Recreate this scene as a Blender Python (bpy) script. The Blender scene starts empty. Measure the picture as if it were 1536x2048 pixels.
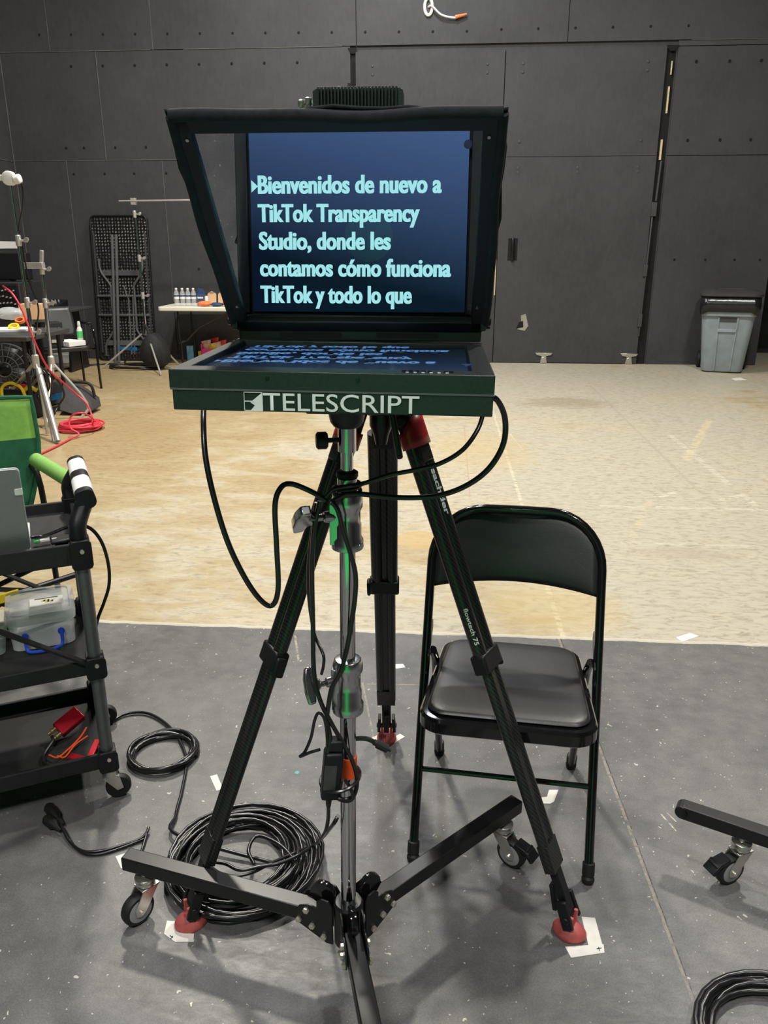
import bpy, bmesh, math, random
from mathutils import Vector, Matrix
PI = math.pi
R = math.radians
random.seed(7)
SC = bpy.context.scene
COL = SC.collection

# ------------------------------------------------------------------ camera
CAM_H, CAM_PITCH, CAM_YAW, FPX = 1.42, R(18.5), R(4.4), 1580.0
cam_d = bpy.data.cameras.new('camera')
cam = bpy.data.objects.new('camera', cam_d)
COL.objects.link(cam)
cam.location = (0, 0, CAM_H)
cam.rotation_euler = (PI / 2 - CAM_PITCH, 0, CAM_YAW)
cam_d.sensor_fit = 'VERTICAL'
cam_d.sensor_height = 36.0
cam_d.lens = 36.0 * FPX / 2048.0
cam_d.clip_start = 0.05
cam_d.clip_end = 100
SC.camera = cam

# ------------------------------------------------------------------ world, lights, exposure
SC.view_settings.view_transform = 'Standard'
SC.view_settings.look = 'None'
SC.view_settings.gamma = 1.0
SC.view_settings.exposure = 0.0
SC.view_settings.use_curve_mapping = False
W = bpy.data.worlds.new('world')
SC.world = W
W.use_nodes = True
W.node_tree.nodes['Background'].inputs[0].default_value = (0.9, 0.95, 1.0, 1)
W.node_tree.nodes['Background'].inputs[1].default_value = 0.02

def area_light(name, loc, size, power, color=(1, 0.97, 0.92), target=None, shape='DISK'):
    l = bpy.data.lights.new(name, 'AREA')
    l.shape = shape
    l.size = size
    l.energy = power
    l.color = color
    o = bpy.data.objects.new(name, l)
    o.location = loc
    if target is not None:
        o.rotation_euler = (Vector(target) - Vector(loc)).to_track_quat('-Z', 'Y').to_euler()
    COL.objects.link(o)
    return o

area_light('stage_or_fill_light', (-2.0, 6.2, 6.0), 0.45, 400, (1, 0.95, 0.84))
area_light('stage_or_fill_light', (2.4, 5.2, 6.0), 0.45, 245, (1, 0.96, 0.87))
area_light('stage_or_fill_light', (-0.6, 8.5, 6.2), 0.5, 150, (0.95, 0.97, 1.0))
area_light('stage_or_fill_light', (-0.9, 2.5, 6.0), 0.30, 125, (1, 0.98, 0.96))
area_light('stage_or_fill_light', (2.2, -0.4, 6.0), 0.45, 125, (1, 0.98, 0.96))
area_light('stage_or_fill_light', (-0.9, -1.6, 4.6), 0.9, 75, (1, 0.98, 0.96), target=(-0.1, 1.3, 0.9))  # front fill added to brighten surfaces that face the viewer
area_light('green_screen_light', (-0.4, -1.2, 4.0), 0.6, 115, (1, 1, 1), target=(-0.4, -3.2, 1.4))

# ------------------------------------------------------------------ measuring helpers (photo pixel -> place in the room)
_fw = Vector((-math.sin(CAM_YAW) * math.cos(CAM_PITCH), math.cos(CAM_YAW) * math.cos(CAM_PITCH), -math.sin(CAM_PITCH)))
_rt = Vector((math.cos(CAM_YAW), math.sin(CAM_YAW), 0))
_up = _rt.cross(_fw)
def _ray(x, y): return _fw * FPX + _rt * (x - 768) + _up * (1024 - y)
def Zp(x, y, z=0.0):
    d = _ray(x, y); return Vector((0, 0, CAM_H)) + d * ((z - CAM_H) / d.z)
def Yp(x, y, yy):
    d = _ray(x, y); return Vector((0, 0, CAM_H)) + d * (yy / d.y)
def Xp(x, y, xx):
    d = _ray(x, y); return Vector((0, 0, CAM_H)) + d * (xx / d.x)

# ------------------------------------------------------------------ materials
def mat(name, col, rough=0.5, metal=0.0, noise=0.0, nscale=40.0, bump=0.0, spec=0.5, coat=0.0, emit=None, estr=1.0, alpha=1.0, trans=0.0):
    m = bpy.data.materials.new(name)
    m.use_nodes = True
    nt = m.node_tree
    b = nt.nodes['Principled BSDF']
    b.inputs['Base Color'].default_value = (*col, 1)
    b.inputs['Roughness'].default_value = rough
    b.inputs['Metallic'].default_value = metal
    b.inputs['Specular IOR Level'].default_value = spec
    b.inputs['Coat Weight'].default_value = coat
    b.inputs['Alpha'].default_value = alpha
    b.inputs['Transmission Weight'].default_value = trans
    if emit:
        b.inputs['Emission Color'].default_value = (*emit, 1)
        b.inputs['Emission Strength'].default_value = estr
    if noise > 0 or bump > 0:
        tc = nt.nodes.new('ShaderNodeTexCoord')
        n = nt.nodes.new('ShaderNodeTexNoise')
        n.inputs['Scale'].default_value = nscale
        n.inputs['Detail'].default_value = 5
        nt.links.new(tc.outputs['Object'], n.inputs['Vector'])
        if noise > 0:
            r = nt.nodes.new('ShaderNodeMapRange')
            r.inputs[1].default_value = 0.3; r.inputs[2].default_value = 0.7
            r.inputs[3].default_value = 1 - noise; r.inputs[4].default_value = 1 + noise
            mx = nt.nodes.new('ShaderNodeVectorMath'); mx.operation = 'SCALE'
            mx.inputs[0].default_value = col
            nt.links.new(n.outputs['Fac'], r.inputs[0])
            nt.links.new(r.outputs[0], mx.inputs['Scale'])
            nt.links.new(mx.outputs[0], b.inputs['Base Color'])
        if bump > 0:
            bp = nt.nodes.new('ShaderNodeBump')
            bp.inputs['Strength'].default_value = bump
            bp.inputs['Distance'].default_value = 0.003
            nt.links.new(n.outputs['Fac'], bp.inputs['Height'])
            nt.links.new(bp.outputs[0], b.inputs['Normal'])
    return m

M = {}
M['black_metal'] = mat('black_metal', (0.009, 0.009, 0.010), 0.36, noise=0.2, spec=0.45)
M['black_gloss'] = mat('black_gloss', (0.006, 0.006, 0.007), 0.12, noise=0.1, coat=0.3)
M['black_matte'] = mat('black_matte', (0.012, 0.012, 0.013), 0.75, noise=0.25, nscale=80)
M['black_plastic'] = mat('black_plastic', (0.009, 0.009, 0.011), 0.45, noise=0.15, nscale=60, spec=0.35)
M['housing'] = mat('housing', (0.017, 0.022, 0.022), 0.38, noise=0.12, nscale=220, bump=0.15)
M['grey_metal'] = mat('grey_metal', (0.16, 0.165, 0.17), 0.38, metal=0.6, noise=0.08)
M['dark_grey'] = mat('dark_grey', (0.05, 0.05, 0.052), 0.5, noise=0.15)
M['pipe_grey'] = mat('pipe_grey', (0.10, 0.10, 0.105), 0.45, noise=0.1)
M['chrome'] = mat('chrome', (0.62, 0.62, 0.63), 0.07, metal=1.0, noise=0.03)
M['cast'] = mat('cast', (0.50, 0.50, 0.51), 0.22, metal=1.0, noise=0.08, nscale=25)
M['nickel'] = mat('nickel', (0.62, 0.60, 0.55), 0.3, metal=0.9, noise=0.08)
M['silver'] = mat('silver', (0.62, 0.60, 0.56), 0.35, metal=0.6, noise=0.06)
M['bolt'] = mat('bolt', (0.75, 0.70, 0.58), 0.3, metal=0.8, noise=0.05)
M['cloth'] = mat('hood_cloth', (0.009, 0.009, 0.013), 0.9, noise=0.35, nscale=60, bump=0.4)
M['vinyl'] = mat('vinyl', (0.016, 0.016, 0.017), 0.40, noise=0.08, nscale=300, bump=0.06, spec=0.6)
M['rubber'] = mat('rubber', (0.009, 0.009, 0.009), 0.6, noise=0.2)
M['cable'] = mat('cable', (0.010, 0.010, 0.011), 0.28, noise=0.1, spec=0.6)
M['red_rubber'] = mat('red_rubber', (0.44, 0.085, 0.08), 0.55, noise=0.15)
M['red_strap'] = mat('red_strap', (0.36, 0.012, 0.018), 0.38, noise=0.1)
M['red_cable'] = mat('red_cable', (0.72, 0.045, 0.075), 0.45, noise=0.06)
M['red_metal'] = mat('red_metal', (0.55, 0.012, 0.03), 0.3, metal=0.3, noise=0.06)
M['orange_tape'] = mat('orange_tape', (0.95, 0.10, 0.015), 0.5, noise=0.05)
M['white_tape'] = mat('white_tape', (0.74, 0.72, 0.66), 0.7, noise=0.07, nscale=30)
M['white'] = mat('white', (0.78, 0.77, 0.74), 0.5, noise=0.04)
M['lettering'] = mat('lettering', (0.80, 0.82, 0.80), 0.5, noise=0.03)
M['table_white'] = mat('table_white', (0.80, 0.76, 0.64), 0.45, noise=0.04)
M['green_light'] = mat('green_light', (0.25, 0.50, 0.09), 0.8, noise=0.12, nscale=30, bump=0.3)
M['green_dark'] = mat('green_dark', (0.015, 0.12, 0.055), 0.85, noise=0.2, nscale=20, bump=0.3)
M['green_foam'] = mat('green_foam', (0.22, 0.45, 0.10), 0.8, noise=0.08, nscale=90)
M['laptop'] = mat('laptop', (0.33, 0.34, 0.34), 0.35, metal=0.7, noise=0.03)
M['laptop_white'] = mat('laptop_white', (0.72, 0.73, 0.71), 0.4, noise=0.02)
M['clear_plastic'] = mat('clear_plastic', (0.86, 0.89, 0.90), 0.25, noise=0.03, alpha=0.42)
M['bottle'] = mat('bottle', (0.85, 0.88, 0.90), 0.12, noise=0.03, alpha=0.30)
M['blue'] = mat('blue', (0.02, 0.08, 0.62), 0.4, noise=0.05)
M['sky_blue'] = mat('sky_blue', (0.20, 0.48, 0.75), 0.5, noise=0.05)
M['navy'] = mat('navy', (0.03, 0.07, 0.17), 0.5, noise=0.15)
M['strap_blue'] = mat('strap_blue', (0.02, 0.20, 0.48), 0.6, noise=0.08)
M['yellow'] = mat('yellow', (0.85, 0.62, 0.02), 0.5, noise=0.05)
M['orange'] = mat('orange', (0.90, 0.22, 0.06), 0.5, noise=0.3, nscale=25)
M['pink'] = mat('pink', (0.80, 0.05, 0.27), 0.5, noise=0.05)
M['kraft'] = mat('kraft', (0.66, 0.42, 0.24), 0.8, noise=0.06)
M['snack_red'] = mat('snack_red', (0.72, 0.05, 0.03), 0.35, noise=0.25, nscale=18)
M['snack_pale'] = mat('snack_pale', (0.80, 0.55, 0.42), 0.35, noise=0.25, nscale=18)
M['paper'] = mat('paper', (0.82, 0.81, 0.78), 0.8, noise=0.03)
M['green_label'] = mat('green_label', (0.08, 0.55, 0.16), 0.5, noise=0.05)
M['bin_grey'] = mat('bin_grey', (0.26, 0.31, 0.34), 0.5, noise=0.10, nscale=9, bump=0.1)
M['bin_lid'] = mat('bin_lid', (0.045, 0.042, 0.045), 0.45, noise=0.15)
M['bag_film'] = mat('bag_film', (0.012, 0.012, 0.013), 0.22, noise=0.2, nscale=12, bump=0.9)
M['sandbag'] = mat('sandbag', (0.035, 0.033, 0.036), 0.8, noise=0.15, nscale=50, bump=0.3)
M['sandbag_black'] = mat('sandbag_black', (0.012, 0.012, 0.013), 0.75, noise=0.2, nscale=30, bump=0.5)
M['brick_label'] = mat('brick_label', (0.05, 0.05, 0.052), 0.5, noise=0.2)
M['brass'] = mat('brass', (0.75, 0.60, 0.30), 0.3, metal=0.9, noise=0.05)
M['wheel_grey'] = mat('wheel_grey', (0.30, 0.29, 0.30), 0.5, noise=0.05)
M['wood_edge'] = mat('wood_edge', (0.62, 0.52, 0.30), 0.7, noise=0.2)
M['green_wall'] = mat('green_wall', (0.03, 0.42, 0.10), 0.85, noise=0.03)
M['hole'] = mat('hole', (0.004, 0.004, 0.004), 0.9, noise=0.1)
M['seam_pale'] = mat('seam_pale', (0.13, 0.128, 0.125), 0.8, noise=0.25, nscale=6)
M['ceiling'] = mat('ceiling_paint', (0.05, 0.05, 0.052), 0.9, noise=0.1)
M['blob'] = mat('blob', (0.005, 0.03, 0.10), 0.5, noise=0.05)

# carbon weave for the tripod tubes
def carbon():
    m = mat('carbon', (0.012, 0.013, 0.013), 0.28, spec=0.6)
    nt = m.node_tree; b = nt.nodes['Principled BSDF']
    tc = nt.nodes.new('ShaderNodeTexCoord')
    w = nt.nodes.new('ShaderNodeTexWave'); w.wave_type = 'BANDS'; w.bands_direction = 'DIAGONAL'
    w.inputs['Scale'].default_value = 60; w.inputs['Distortion'].default_value = 0.6
    r = nt.nodes.new('ShaderNodeValToRGB')
    r.color_ramp.elements[0].position = 0.45; r.color_ramp.elements[0].color = (0.008, 0.009, 0.009, 1)
    r.color_ramp.elements[1].position = 0.8; r.color_ramp.elements[1].color = (0.022, 0.023, 0.022, 1)
    nt.links.new(tc.outputs['Object'], w.inputs['Vector'])
    nt.links.new(w.outputs['Fac'], r.inputs[0])
    nt.links.new(r.outputs[0], b.inputs['Base Color'])
    return m
M['carbon'] = carbon()

# ribbed honeycomb moulding of the black blow-moulded table
def honeycomb():
    m = mat('honeycomb', (0.012, 0.012, 0.013), 0.35)
    nt = m.node_tree; b = nt.nodes['Principled BSDF']
    tc = nt.nodes.new('ShaderNodeTexCoord')
    v = nt.nodes.new('ShaderNodeTexVoronoi'); v.inputs['Scale'].default_value = 26; v.inputs['Randomness'].default_value = 0.25
    bp = nt.nodes.new('ShaderNodeBump'); bp.inputs['Strength'].default_value = 1.0; bp.inputs['Distance'].default_value = 0.02
    nt.links.new(tc.outputs['Object'], v.inputs['Vector'])
    nt.links.new(v.outputs['Distance'], bp.inputs['Height'])
    nt.links.new(bp.outputs[0], b.inputs['Normal'])
    return m
M['honeycomb'] = honeycomb()

def glass_mats():
    g = bpy.data.materials.new('beam_splitter'); g.use_nodes = True
    nt = g.node_tree; nt.nodes.clear()
    out = nt.nodes.new('ShaderNodeOutputMaterial')
    mx = nt.nodes.new('ShaderNodeMixShader'); mx.inputs[0].default_value = 0.34
    t = nt.nodes.new('ShaderNodeBsdfTransparent')
    gl = nt.nodes.new('ShaderNodeBsdfGlossy'); gl.inputs['Roughness'].default_value = 0.0
    gl.inputs['Color'].default_value = (0.92, 0.97, 1.0, 1)
    nt.links.new(t.outputs[0], mx.inputs[1]); nt.links.new(gl.outputs[0], mx.inputs[2])
    nt.links.new(mx.outputs[0], out.inputs[0])
    c = bpy.data.materials.new('clear_pane'); c.use_nodes = True
    nt = c.node_tree; nt.nodes.clear()
    out = nt.nodes.new('ShaderNodeOutputMaterial')
    t = nt.nodes.new('ShaderNodeBsdfTransparent'); t.inputs[0].default_value = (0.97, 0.98, 0.98, 1)
    nt.links.new(t.outputs[0], out.inputs[0])
    return g, c
M['beam_splitter'], M['clear_pane'] = glass_mats()

def lit_panel(name, col, strength):
    """a lit screen under a glossy dielectric cover"""
    m = bpy.data.materials.new(name); m.use_nodes = True
    nt = m.node_tree; nt.nodes.clear()
    out = nt.nodes.new('ShaderNodeOutputMaterial')
    mx = nt.nodes.new('ShaderNodeMixShader')
    fr = nt.nodes.new('ShaderNodeFresnel'); fr.inputs[0].default_value = 1.6
    e = nt.nodes.new('ShaderNodeEmission'); e.inputs[1].default_value = strength
    e.inputs[0].default_value = (*col, 1)
    gl = nt.nodes.new('ShaderNodeBsdfGlossy'); gl.inputs['Roughness'].default_value = 0.12
    nt.links.new(fr.outputs[0], mx.inputs[0])
    nt.links.new(e.outputs[0], mx.inputs[1]); nt.links.new(gl.outputs[0], mx.inputs[2])
    nt.links.new(mx.outputs[0], out.inputs[0])
    return m, nt, e
M['screen_text'], _nt, _e = lit_panel('screen_text', (0.46, 0.95, 0.97), 2.6)
# liquid crystal dims and turns blue when seen at a flat angle
_lw = _nt.nodes.new('ShaderNodeLayerWeight'); _lw.inputs[0].default_value = 0.5
_cr = _nt.nodes.new('ShaderNodeValToRGB'); _cr.color_ramp.elements[0].position = 0.45; _cr.color_ramp.elements[0].color = (0.46, 0.95, 0.97, 1); _cr.color_ramp.elements[1].position = 0.90; _cr.color_ramp.elements[1].color = (0.05, 0.13, 0.36, 1)
_nt.links.new(_lw.outputs['Facing'], _cr.inputs[0]); _nt.links.new(_cr.outputs[0], _e.inputs[0])
M['screen'], _nt, _e = lit_panel('screen', (0.02, 0.05, 0.13), 1.0)
# viewing-angle falloff painted into the emission as a gradient, brighter towards one corner
_tc = _nt.nodes.new('ShaderNodeTexCoord'); _sp = _nt.nodes.new('ShaderNodeSeparateXYZ')
_a = _nt.nodes.new('ShaderNodeMath'); _a.operation = 'MULTIPLY_ADD'; _a.inputs[1].default_value = 0.30
_rp = _nt.nodes.new('ShaderNodeValToRGB')
_rp.color_ramp.elements[0].position = 0.12; _rp.color_ramp.elements[0].color = (0.010, 0.024, 0.062, 1)
_rp.color_ramp.elements[1].position = 1.0; _rp.color_ramp.elements[1].color = (0.17, 0.31, 0.68, 1)
_iy = _nt.nodes.new('ShaderNodeMath'); _iy.operation = 'MULTIPLY_ADD'; _iy.inputs[1].default_value = -0.95; _iy.inputs[2].default_value = 0.74
_nt.links.new(_tc.outputs['Generated'], _sp.inputs[0])
_nt.links.new(_sp.outputs['Y'], _iy.inputs[0])
_nt.links.new(_sp.outputs['X'], _a.inputs[0])
_nt.links.new(_iy.outputs[0], _a.inputs[2])
_nt.links.new(_a.outputs[0], _rp.inputs[0])
_lw = _nt.nodes.new('ShaderNodeLayerWeight'); _lw.inputs[0].default_value = 0.5
_mr = _nt.nodes.new('ShaderNodeMapRange'); _mr.inputs[1].default_value = 0.45; _mr.inputs[2].default_value = 0.9; _mr.inputs[3].default_value = 1.0; _mr.inputs[4].default_value = 0.12
_nt.links.new(_lw.outputs['Facing'], _mr.inputs[0]); _nt.links.new(_mr.outputs[0], _e.inputs[1])
_nt.links.new(_rp.outputs[0], _e.inputs[0])

# ------------------------------------------------------------------ mesh builder
def frame_of(d):
    d = Vector(d).normalized()
    a = Vector((0, 0, 1)) if abs(d.z) < 0.9 else Vector((1, 0, 0))
    u = d.cross(a).normalized(); v = u.cross(d).normalized()
    return u, v, d

def smooth_path(pts, k=8, closed=False):
    P = [Vector(p) for p in pts]
    n = len(P); out = []
    segs = n if closed else n - 1
    for i in range(segs):
        p1, p2 = P[i], P[(i + 1) % n]
        p0 = P[i - 1] if (i > 0 or closed) else p1 * 2 - p2
        p3 = P[(i + 2) % n] if (i + 2 < n or closed) else p2 * 2 - p1
        for j in range(k):
            t = j / k
            out.append(0.5 * ((2 * p1) + (p2 - p0) * t + (2 * p0 - 5 * p1 + 4 * p2 - p3) * t * t + (3 * p1 - p0 - 3 * p2 + p3) * t ** 3))
    if not closed: out.append(P[-1])
    return out

class MB:
    def __init__(s):
        s.v = []; s.f = []; s.mi = []
        s.X = Matrix.Identity(4); s.m = 0
    def at(s, loc=(0, 0, 0), rot=(0, 0, 0)):
        from mathutils import Euler
        s.X = Matrix.Translation(loc) @ Euler(rot).to_matrix().to_4x4(); return s
    def mtx(s, m): s.X = m; return s
    def add(s, vs, fs):
        o = len(s.v)
        s.v += [s.X @ Vector(p) for p in vs]
        s.f += [[i + o for i in f] for f in fs]
        s.mi += [s.m] * len(fs)
        return s
    def box(s, c, d, rz=0.0):
        x, y, z = d[0] / 2, d[1] / 2, d[2] / 2
        vs = [(-x, -y, -z), (x, -y, -z), (x, y, -z), (-x, y, -z), (-x, -y, z), (x, -y, z), (x, y, z), (-x, y, z)]
        cs, sn = math.cos(rz), math.sin(rz)
        vs = [(c[0] + p[0] * cs - p[1] * sn, c[1] + p[0] * sn + p[1] * cs, c[2] + p[2]) for p in vs]
        return s.add(vs, [(3, 2, 1, 0), (4, 5, 6, 7), (0, 1, 5, 4), (1, 2, 6, 5), (2, 3, 7, 6), (3, 0, 4, 7)])
    def beam(s, p0, p1, w, h, up=(0, 0, 1)):
        """rectangular bar from p0 to p1, width w sideways, height h along up"""
        p0, p1, up = Vector(p0), Vector(p1), Vector(up)
        d = (p1 - p0).normalized(); a = d.cross(up).normalized(); b = a.cross(d).normalized()
        vs = []
        for p in (p0, p1):
            for i, j in ((-1, -1), (1, -1), (1, 1), (-1, 1)):
                vs.append(p + a * (i * w / 2) + b * (j * h / 2))
        return s.add(vs, [(0, 1, 2, 3), (7, 6, 5, 4), (0, 4, 5, 1), (1, 5, 6, 2), (2, 6, 7, 3), (3, 7, 4, 0)])
    def tube(s, pts, r, n=10, closed=False, cap=True):
        P = [Vector(p) for p in pts]
        N = len(P)
        rr = r if isinstance(r, (list, tuple)) else [r] * N
        u = None; rings = []
        for i in range(N):
            if closed: d = P[(i + 1) % N] - P[i - 1]
            else: d = P[min(i + 1, N - 1)] - P[max(i - 1, 0)]
            if d.length < 1e-9: d = Vector((0, 0, 1))
            d.normalize()
            if u is None: u, v, _ = frame_of(d)
            else:
                u = (u - d * u.dot(d))
                if u.length < 1e-6: u, v, _ = frame_of(d)
                u.normalize()
            v = d.cross(u)
            rings.append([P[i] + (u * math.cos(2 * PI * k / n) + v * math.sin(2 * PI * k / n)) * rr[i] for k in range(n)])
        vs = [p for q in rings for p in q]; fs = []
        for i in range(N if closed else N - 1):
            a, b = i * n, ((i + 1) % N) * n
            for k in range(n):
                fs.append((a + k, a + (k + 1) % n, b + (k + 1) % n, b + k))
        if cap and not closed:
            fs.append(tuple(reversed(range(n)))); fs.append(tuple(range((N - 1) * n, N * n)))
        return s.add(vs, fs)
    def cyl(s, p0, p1, r0, r1=None, n=20):
        return s.tube([p0, p1], [r0, r0 if r1 is None else r1], n)
    def lathe(s, prof, o=(0, 0, 0), ax=(0, 0, 1), n=24):
        """prof: list of (radius, distance along ax)"""
        u, v, d = frame_of(ax); o = Vector(o)
        vs = []; fs = []
        for r, h in prof:
            for k in range(n):
                a = 2 * PI * k / n
                vs.append(o + d * h + (u * math.cos(a) + v * math.sin(a)) * max(r, 1e-5))
        for i in range(len(prof) - 1):
            for k in range(n):
                fs.append((i * n + k, i * n + (k + 1) % n, (i + 1) * n + (k + 1) % n, (i + 1) * n + k))
        fs.append(tuple(reversed(range(n)))); fs.append(tuple(range((len(prof) - 1) * n, len(prof) * n)))
        return s.add(vs, fs)
    def prism(s, poly, o, a, b, t):
        """polygon in the plane o + x*a + y*b, thickened by t along a x b (centred)"""
        o, a, b = Vector(o), Vector(a).normalized(), Vector(b).normalized()
        c = a.cross(b).normalized(); n = len(poly)
        vs = [o + a * x + b * y - c * t / 2 for x, y in poly] + [o + a * x + b * y + c * t / 2 for x, y in poly]
        fs = [tuple(reversed(range(n))), tuple(range(n, 2 * n))]
        for i in range(n): fs.append((i, (i + 1) % n, n + (i + 1) % n, n + i))
        return s.add(vs, fs)
    def grid(s, fn, nu, nv, closed_u=False):
        vs = [fn(i / (nu if closed_u else nu - 1), j / (nv - 1)) for j in range(nv) for i in range(nu)]
        fs = []
        for j in range(nv - 1):
            for i in range(nu if closed_u else nu - 1):
                fs.append((j * nu + i, j * nu + (i + 1) % nu, (j + 1) * nu + (i + 1) % nu, (j + 1) * nu + i))
        return s.add(vs, fs)
    def loft(s, loops):
        n = len(loops[0]); vs = [p for l in loops for p in l]; fs = []
        for j in range(len(loops) - 1):
            for i in range(n):
                fs.append((j * n + i, j * n + (i + 1) % n, (j + 1) * n + (i + 1) % n, (j + 1) * n + i))
        fs.append(tuple(reversed(range(n)))); fs.append(tuple(range((len(loops) - 1) * n, len(loops) * n)))
        return s.add(vs, fs)
    def blob(s, c, r, n=12, jit=0.0):
        vs = []; fs = []
        for j in range(n + 1):
            th = PI * j / n
            for k in range(2 * n):
                ph = 2 * PI * k / (2 * n)
                q = 1 + (random.uniform(-jit, jit) if 0 < j < n else 0)
                vs.append((c[0] + r[0] * q * math.sin(th) * math.cos(ph), c[1] + r[1] * q * math.sin(th) * math.sin(ph), c[2] + r[2] * q * math.cos(th)))
        for j in range(n):
            for k in range(2 * n):
                fs.append((j * 2 * n + k, (j + 1) * 2 * n + k, (j + 1) * 2 * n + (k + 1) % (2 * n), j * 2 * n + (k + 1) % (2 * n)))
        return s.add(vs, fs)
    def build(s, name, mats, parent=None, world=True, bevel=0.0, seg=2, solid=0.0, sub=0, ang=35):
        me = bpy.data.meshes.new(name)
        vs = s.v
        if parent is not None and world:
            inv = TM.get(parent, Matrix.Identity(4)).inverted()
            vs = [inv @ p for p in vs]
        me.from_pydata([tuple(p) for p in vs], [], s.f)
        if not isinstance(mats, (list, tuple)): mats = [mats]
        for m in mats: me.materials.append(m)
        me.polygons.foreach_set('material_index', s.mi)
        bm = bmesh.new(); bm.from_mesh(me)
        bmesh.ops.recalc_face_normals(bm, faces=bm.faces)
        bm.to_mesh(me); bm.free()
        me.polygons.foreach_set('use_smooth', [True] * len(me.polygons))
        me.set_sharp_from_angle(angle=R(ang))
        o = bpy.data.objects.new(name, me)
        COL.objects.link(o)
        if parent is not None:
            o.parent = parent
            TM[o] = TM.get(parent, Matrix.Identity(4))
        if solid:
            md = o.modifiers.new('solid', 'SOLIDIFY'); md.thickness = solid; md.offset = 0
        if bevel:
            md = o.modifiers.new('bevel', 'BEVEL'); md.width = bevel; md.segments = seg; md.limit_method = 'ANGLE'; md.angle_limit = R(40)
        if sub:
            md = o.modifiers.new('sub', 'SUBSURF'); md.levels = sub; md.render_levels = sub
        return o
TM = {}

def tag(o, label, cat, group=None):
    o['label'] = label; o['category'] = cat
    if group: o['group'] = group
    return o
def thing(name, label, cat, loc=(0, 0, 0), rz=0.0, group=None):
    o = bpy.data.objects.new(name, None)
    o.empty_display_size = 0.05
    o.location = loc; o.rotation_euler = (0, 0, rz)
    COL.objects.link(o)
    TM[o] = Matrix.Translation(loc) @ Matrix.Rotation(rz, 4, 'Z')
    return tag(o, label, cat, group)
def struct(o): o['kind'] = 'structure'; return o
def dup(root, loc, rz=None, label=None):
    r = root.copy(); COL.objects.link(r); r.location = loc
    if rz is not None: r.rotation_euler = (0, 0, rz)
    if label: r['label'] = label
    for ch in list(root.children):
        c = ch.copy(); COL.objects.link(c); c.parent = r
        for g in list(ch.children):
            d = g.copy(); COL.objects.link(d); d.parent = c
    return r

def text_shape(body, bold=0.0, space=1.0):
    """outline of a word as (verts, faces), flat, unit size, from the built-in font"""
    cu = bpy.data.curves.new('t', 'FONT'); cu.body = body; cu.size = 1.0; cu.offset = bold; cu.space_character = space
    cu.resolution_u = 4
    o = bpy.data.objects.new('t', cu); COL.objects.link(o)
    dg = bpy.context.evaluated_depsgraph_get(); dg.update()
    me = bpy.data.meshes.new_from_object(o.evaluated_get(dg))
    vs = [tuple(v.co) for v in me.vertices]; fs = [tuple(p.vertices) for p in me.polygons]
    bpy.data.objects.remove(o); bpy.data.curves.remove(cu); bpy.data.meshes.remove(me)
    return vs, fs
def put_text(mb, body, o, ux, uy, width, cap, bold=0.0, space=1.0):
    """text starting at o, width along ux, capital height cap along uy"""
    vs, fs = text_shape(body, bold, space)
    x0 = min(v[0] for v in vs); x1 = max(v[0] for v in vs)
    cv, _ = text_shape('T', bold)
    ch = max(v[1] for v in cv) - min(v[1] for v in cv); cb = min(v[1] for v in cv)
    o, ux, uy = Vector(o), Vector(ux).normalized(), Vector(uy).normalized()
    sx = width / (x1 - x0); sy = cap / ch
    mb.add([o + ux * ((v[0] - x0) * sx) + uy * ((v[1] - cb) * sy) for v in vs], fs)
def rrect(w, h, r, n=5):
    out = []
    for cx, cy, a0 in ((w / 2 - r, h / 2 - r, 0), (-w / 2 + r, h / 2 - r, 90), (-w / 2 + r, -h / 2 + r, 180), (w / 2 - r, -h / 2 + r, 270)):
        for i in range(n + 1):
            a = R(a0 + 90 * i / n); out.append((cx + r * math.cos(a), cy + r * math.sin(a)))
    return out

# ================================================================== SETTING
WY = 10.45          # face of the back wall
XL = -5.48          # face of the wall on the cart side
EDGE = 2.767        # where the dark paint on the floor stops

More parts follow.
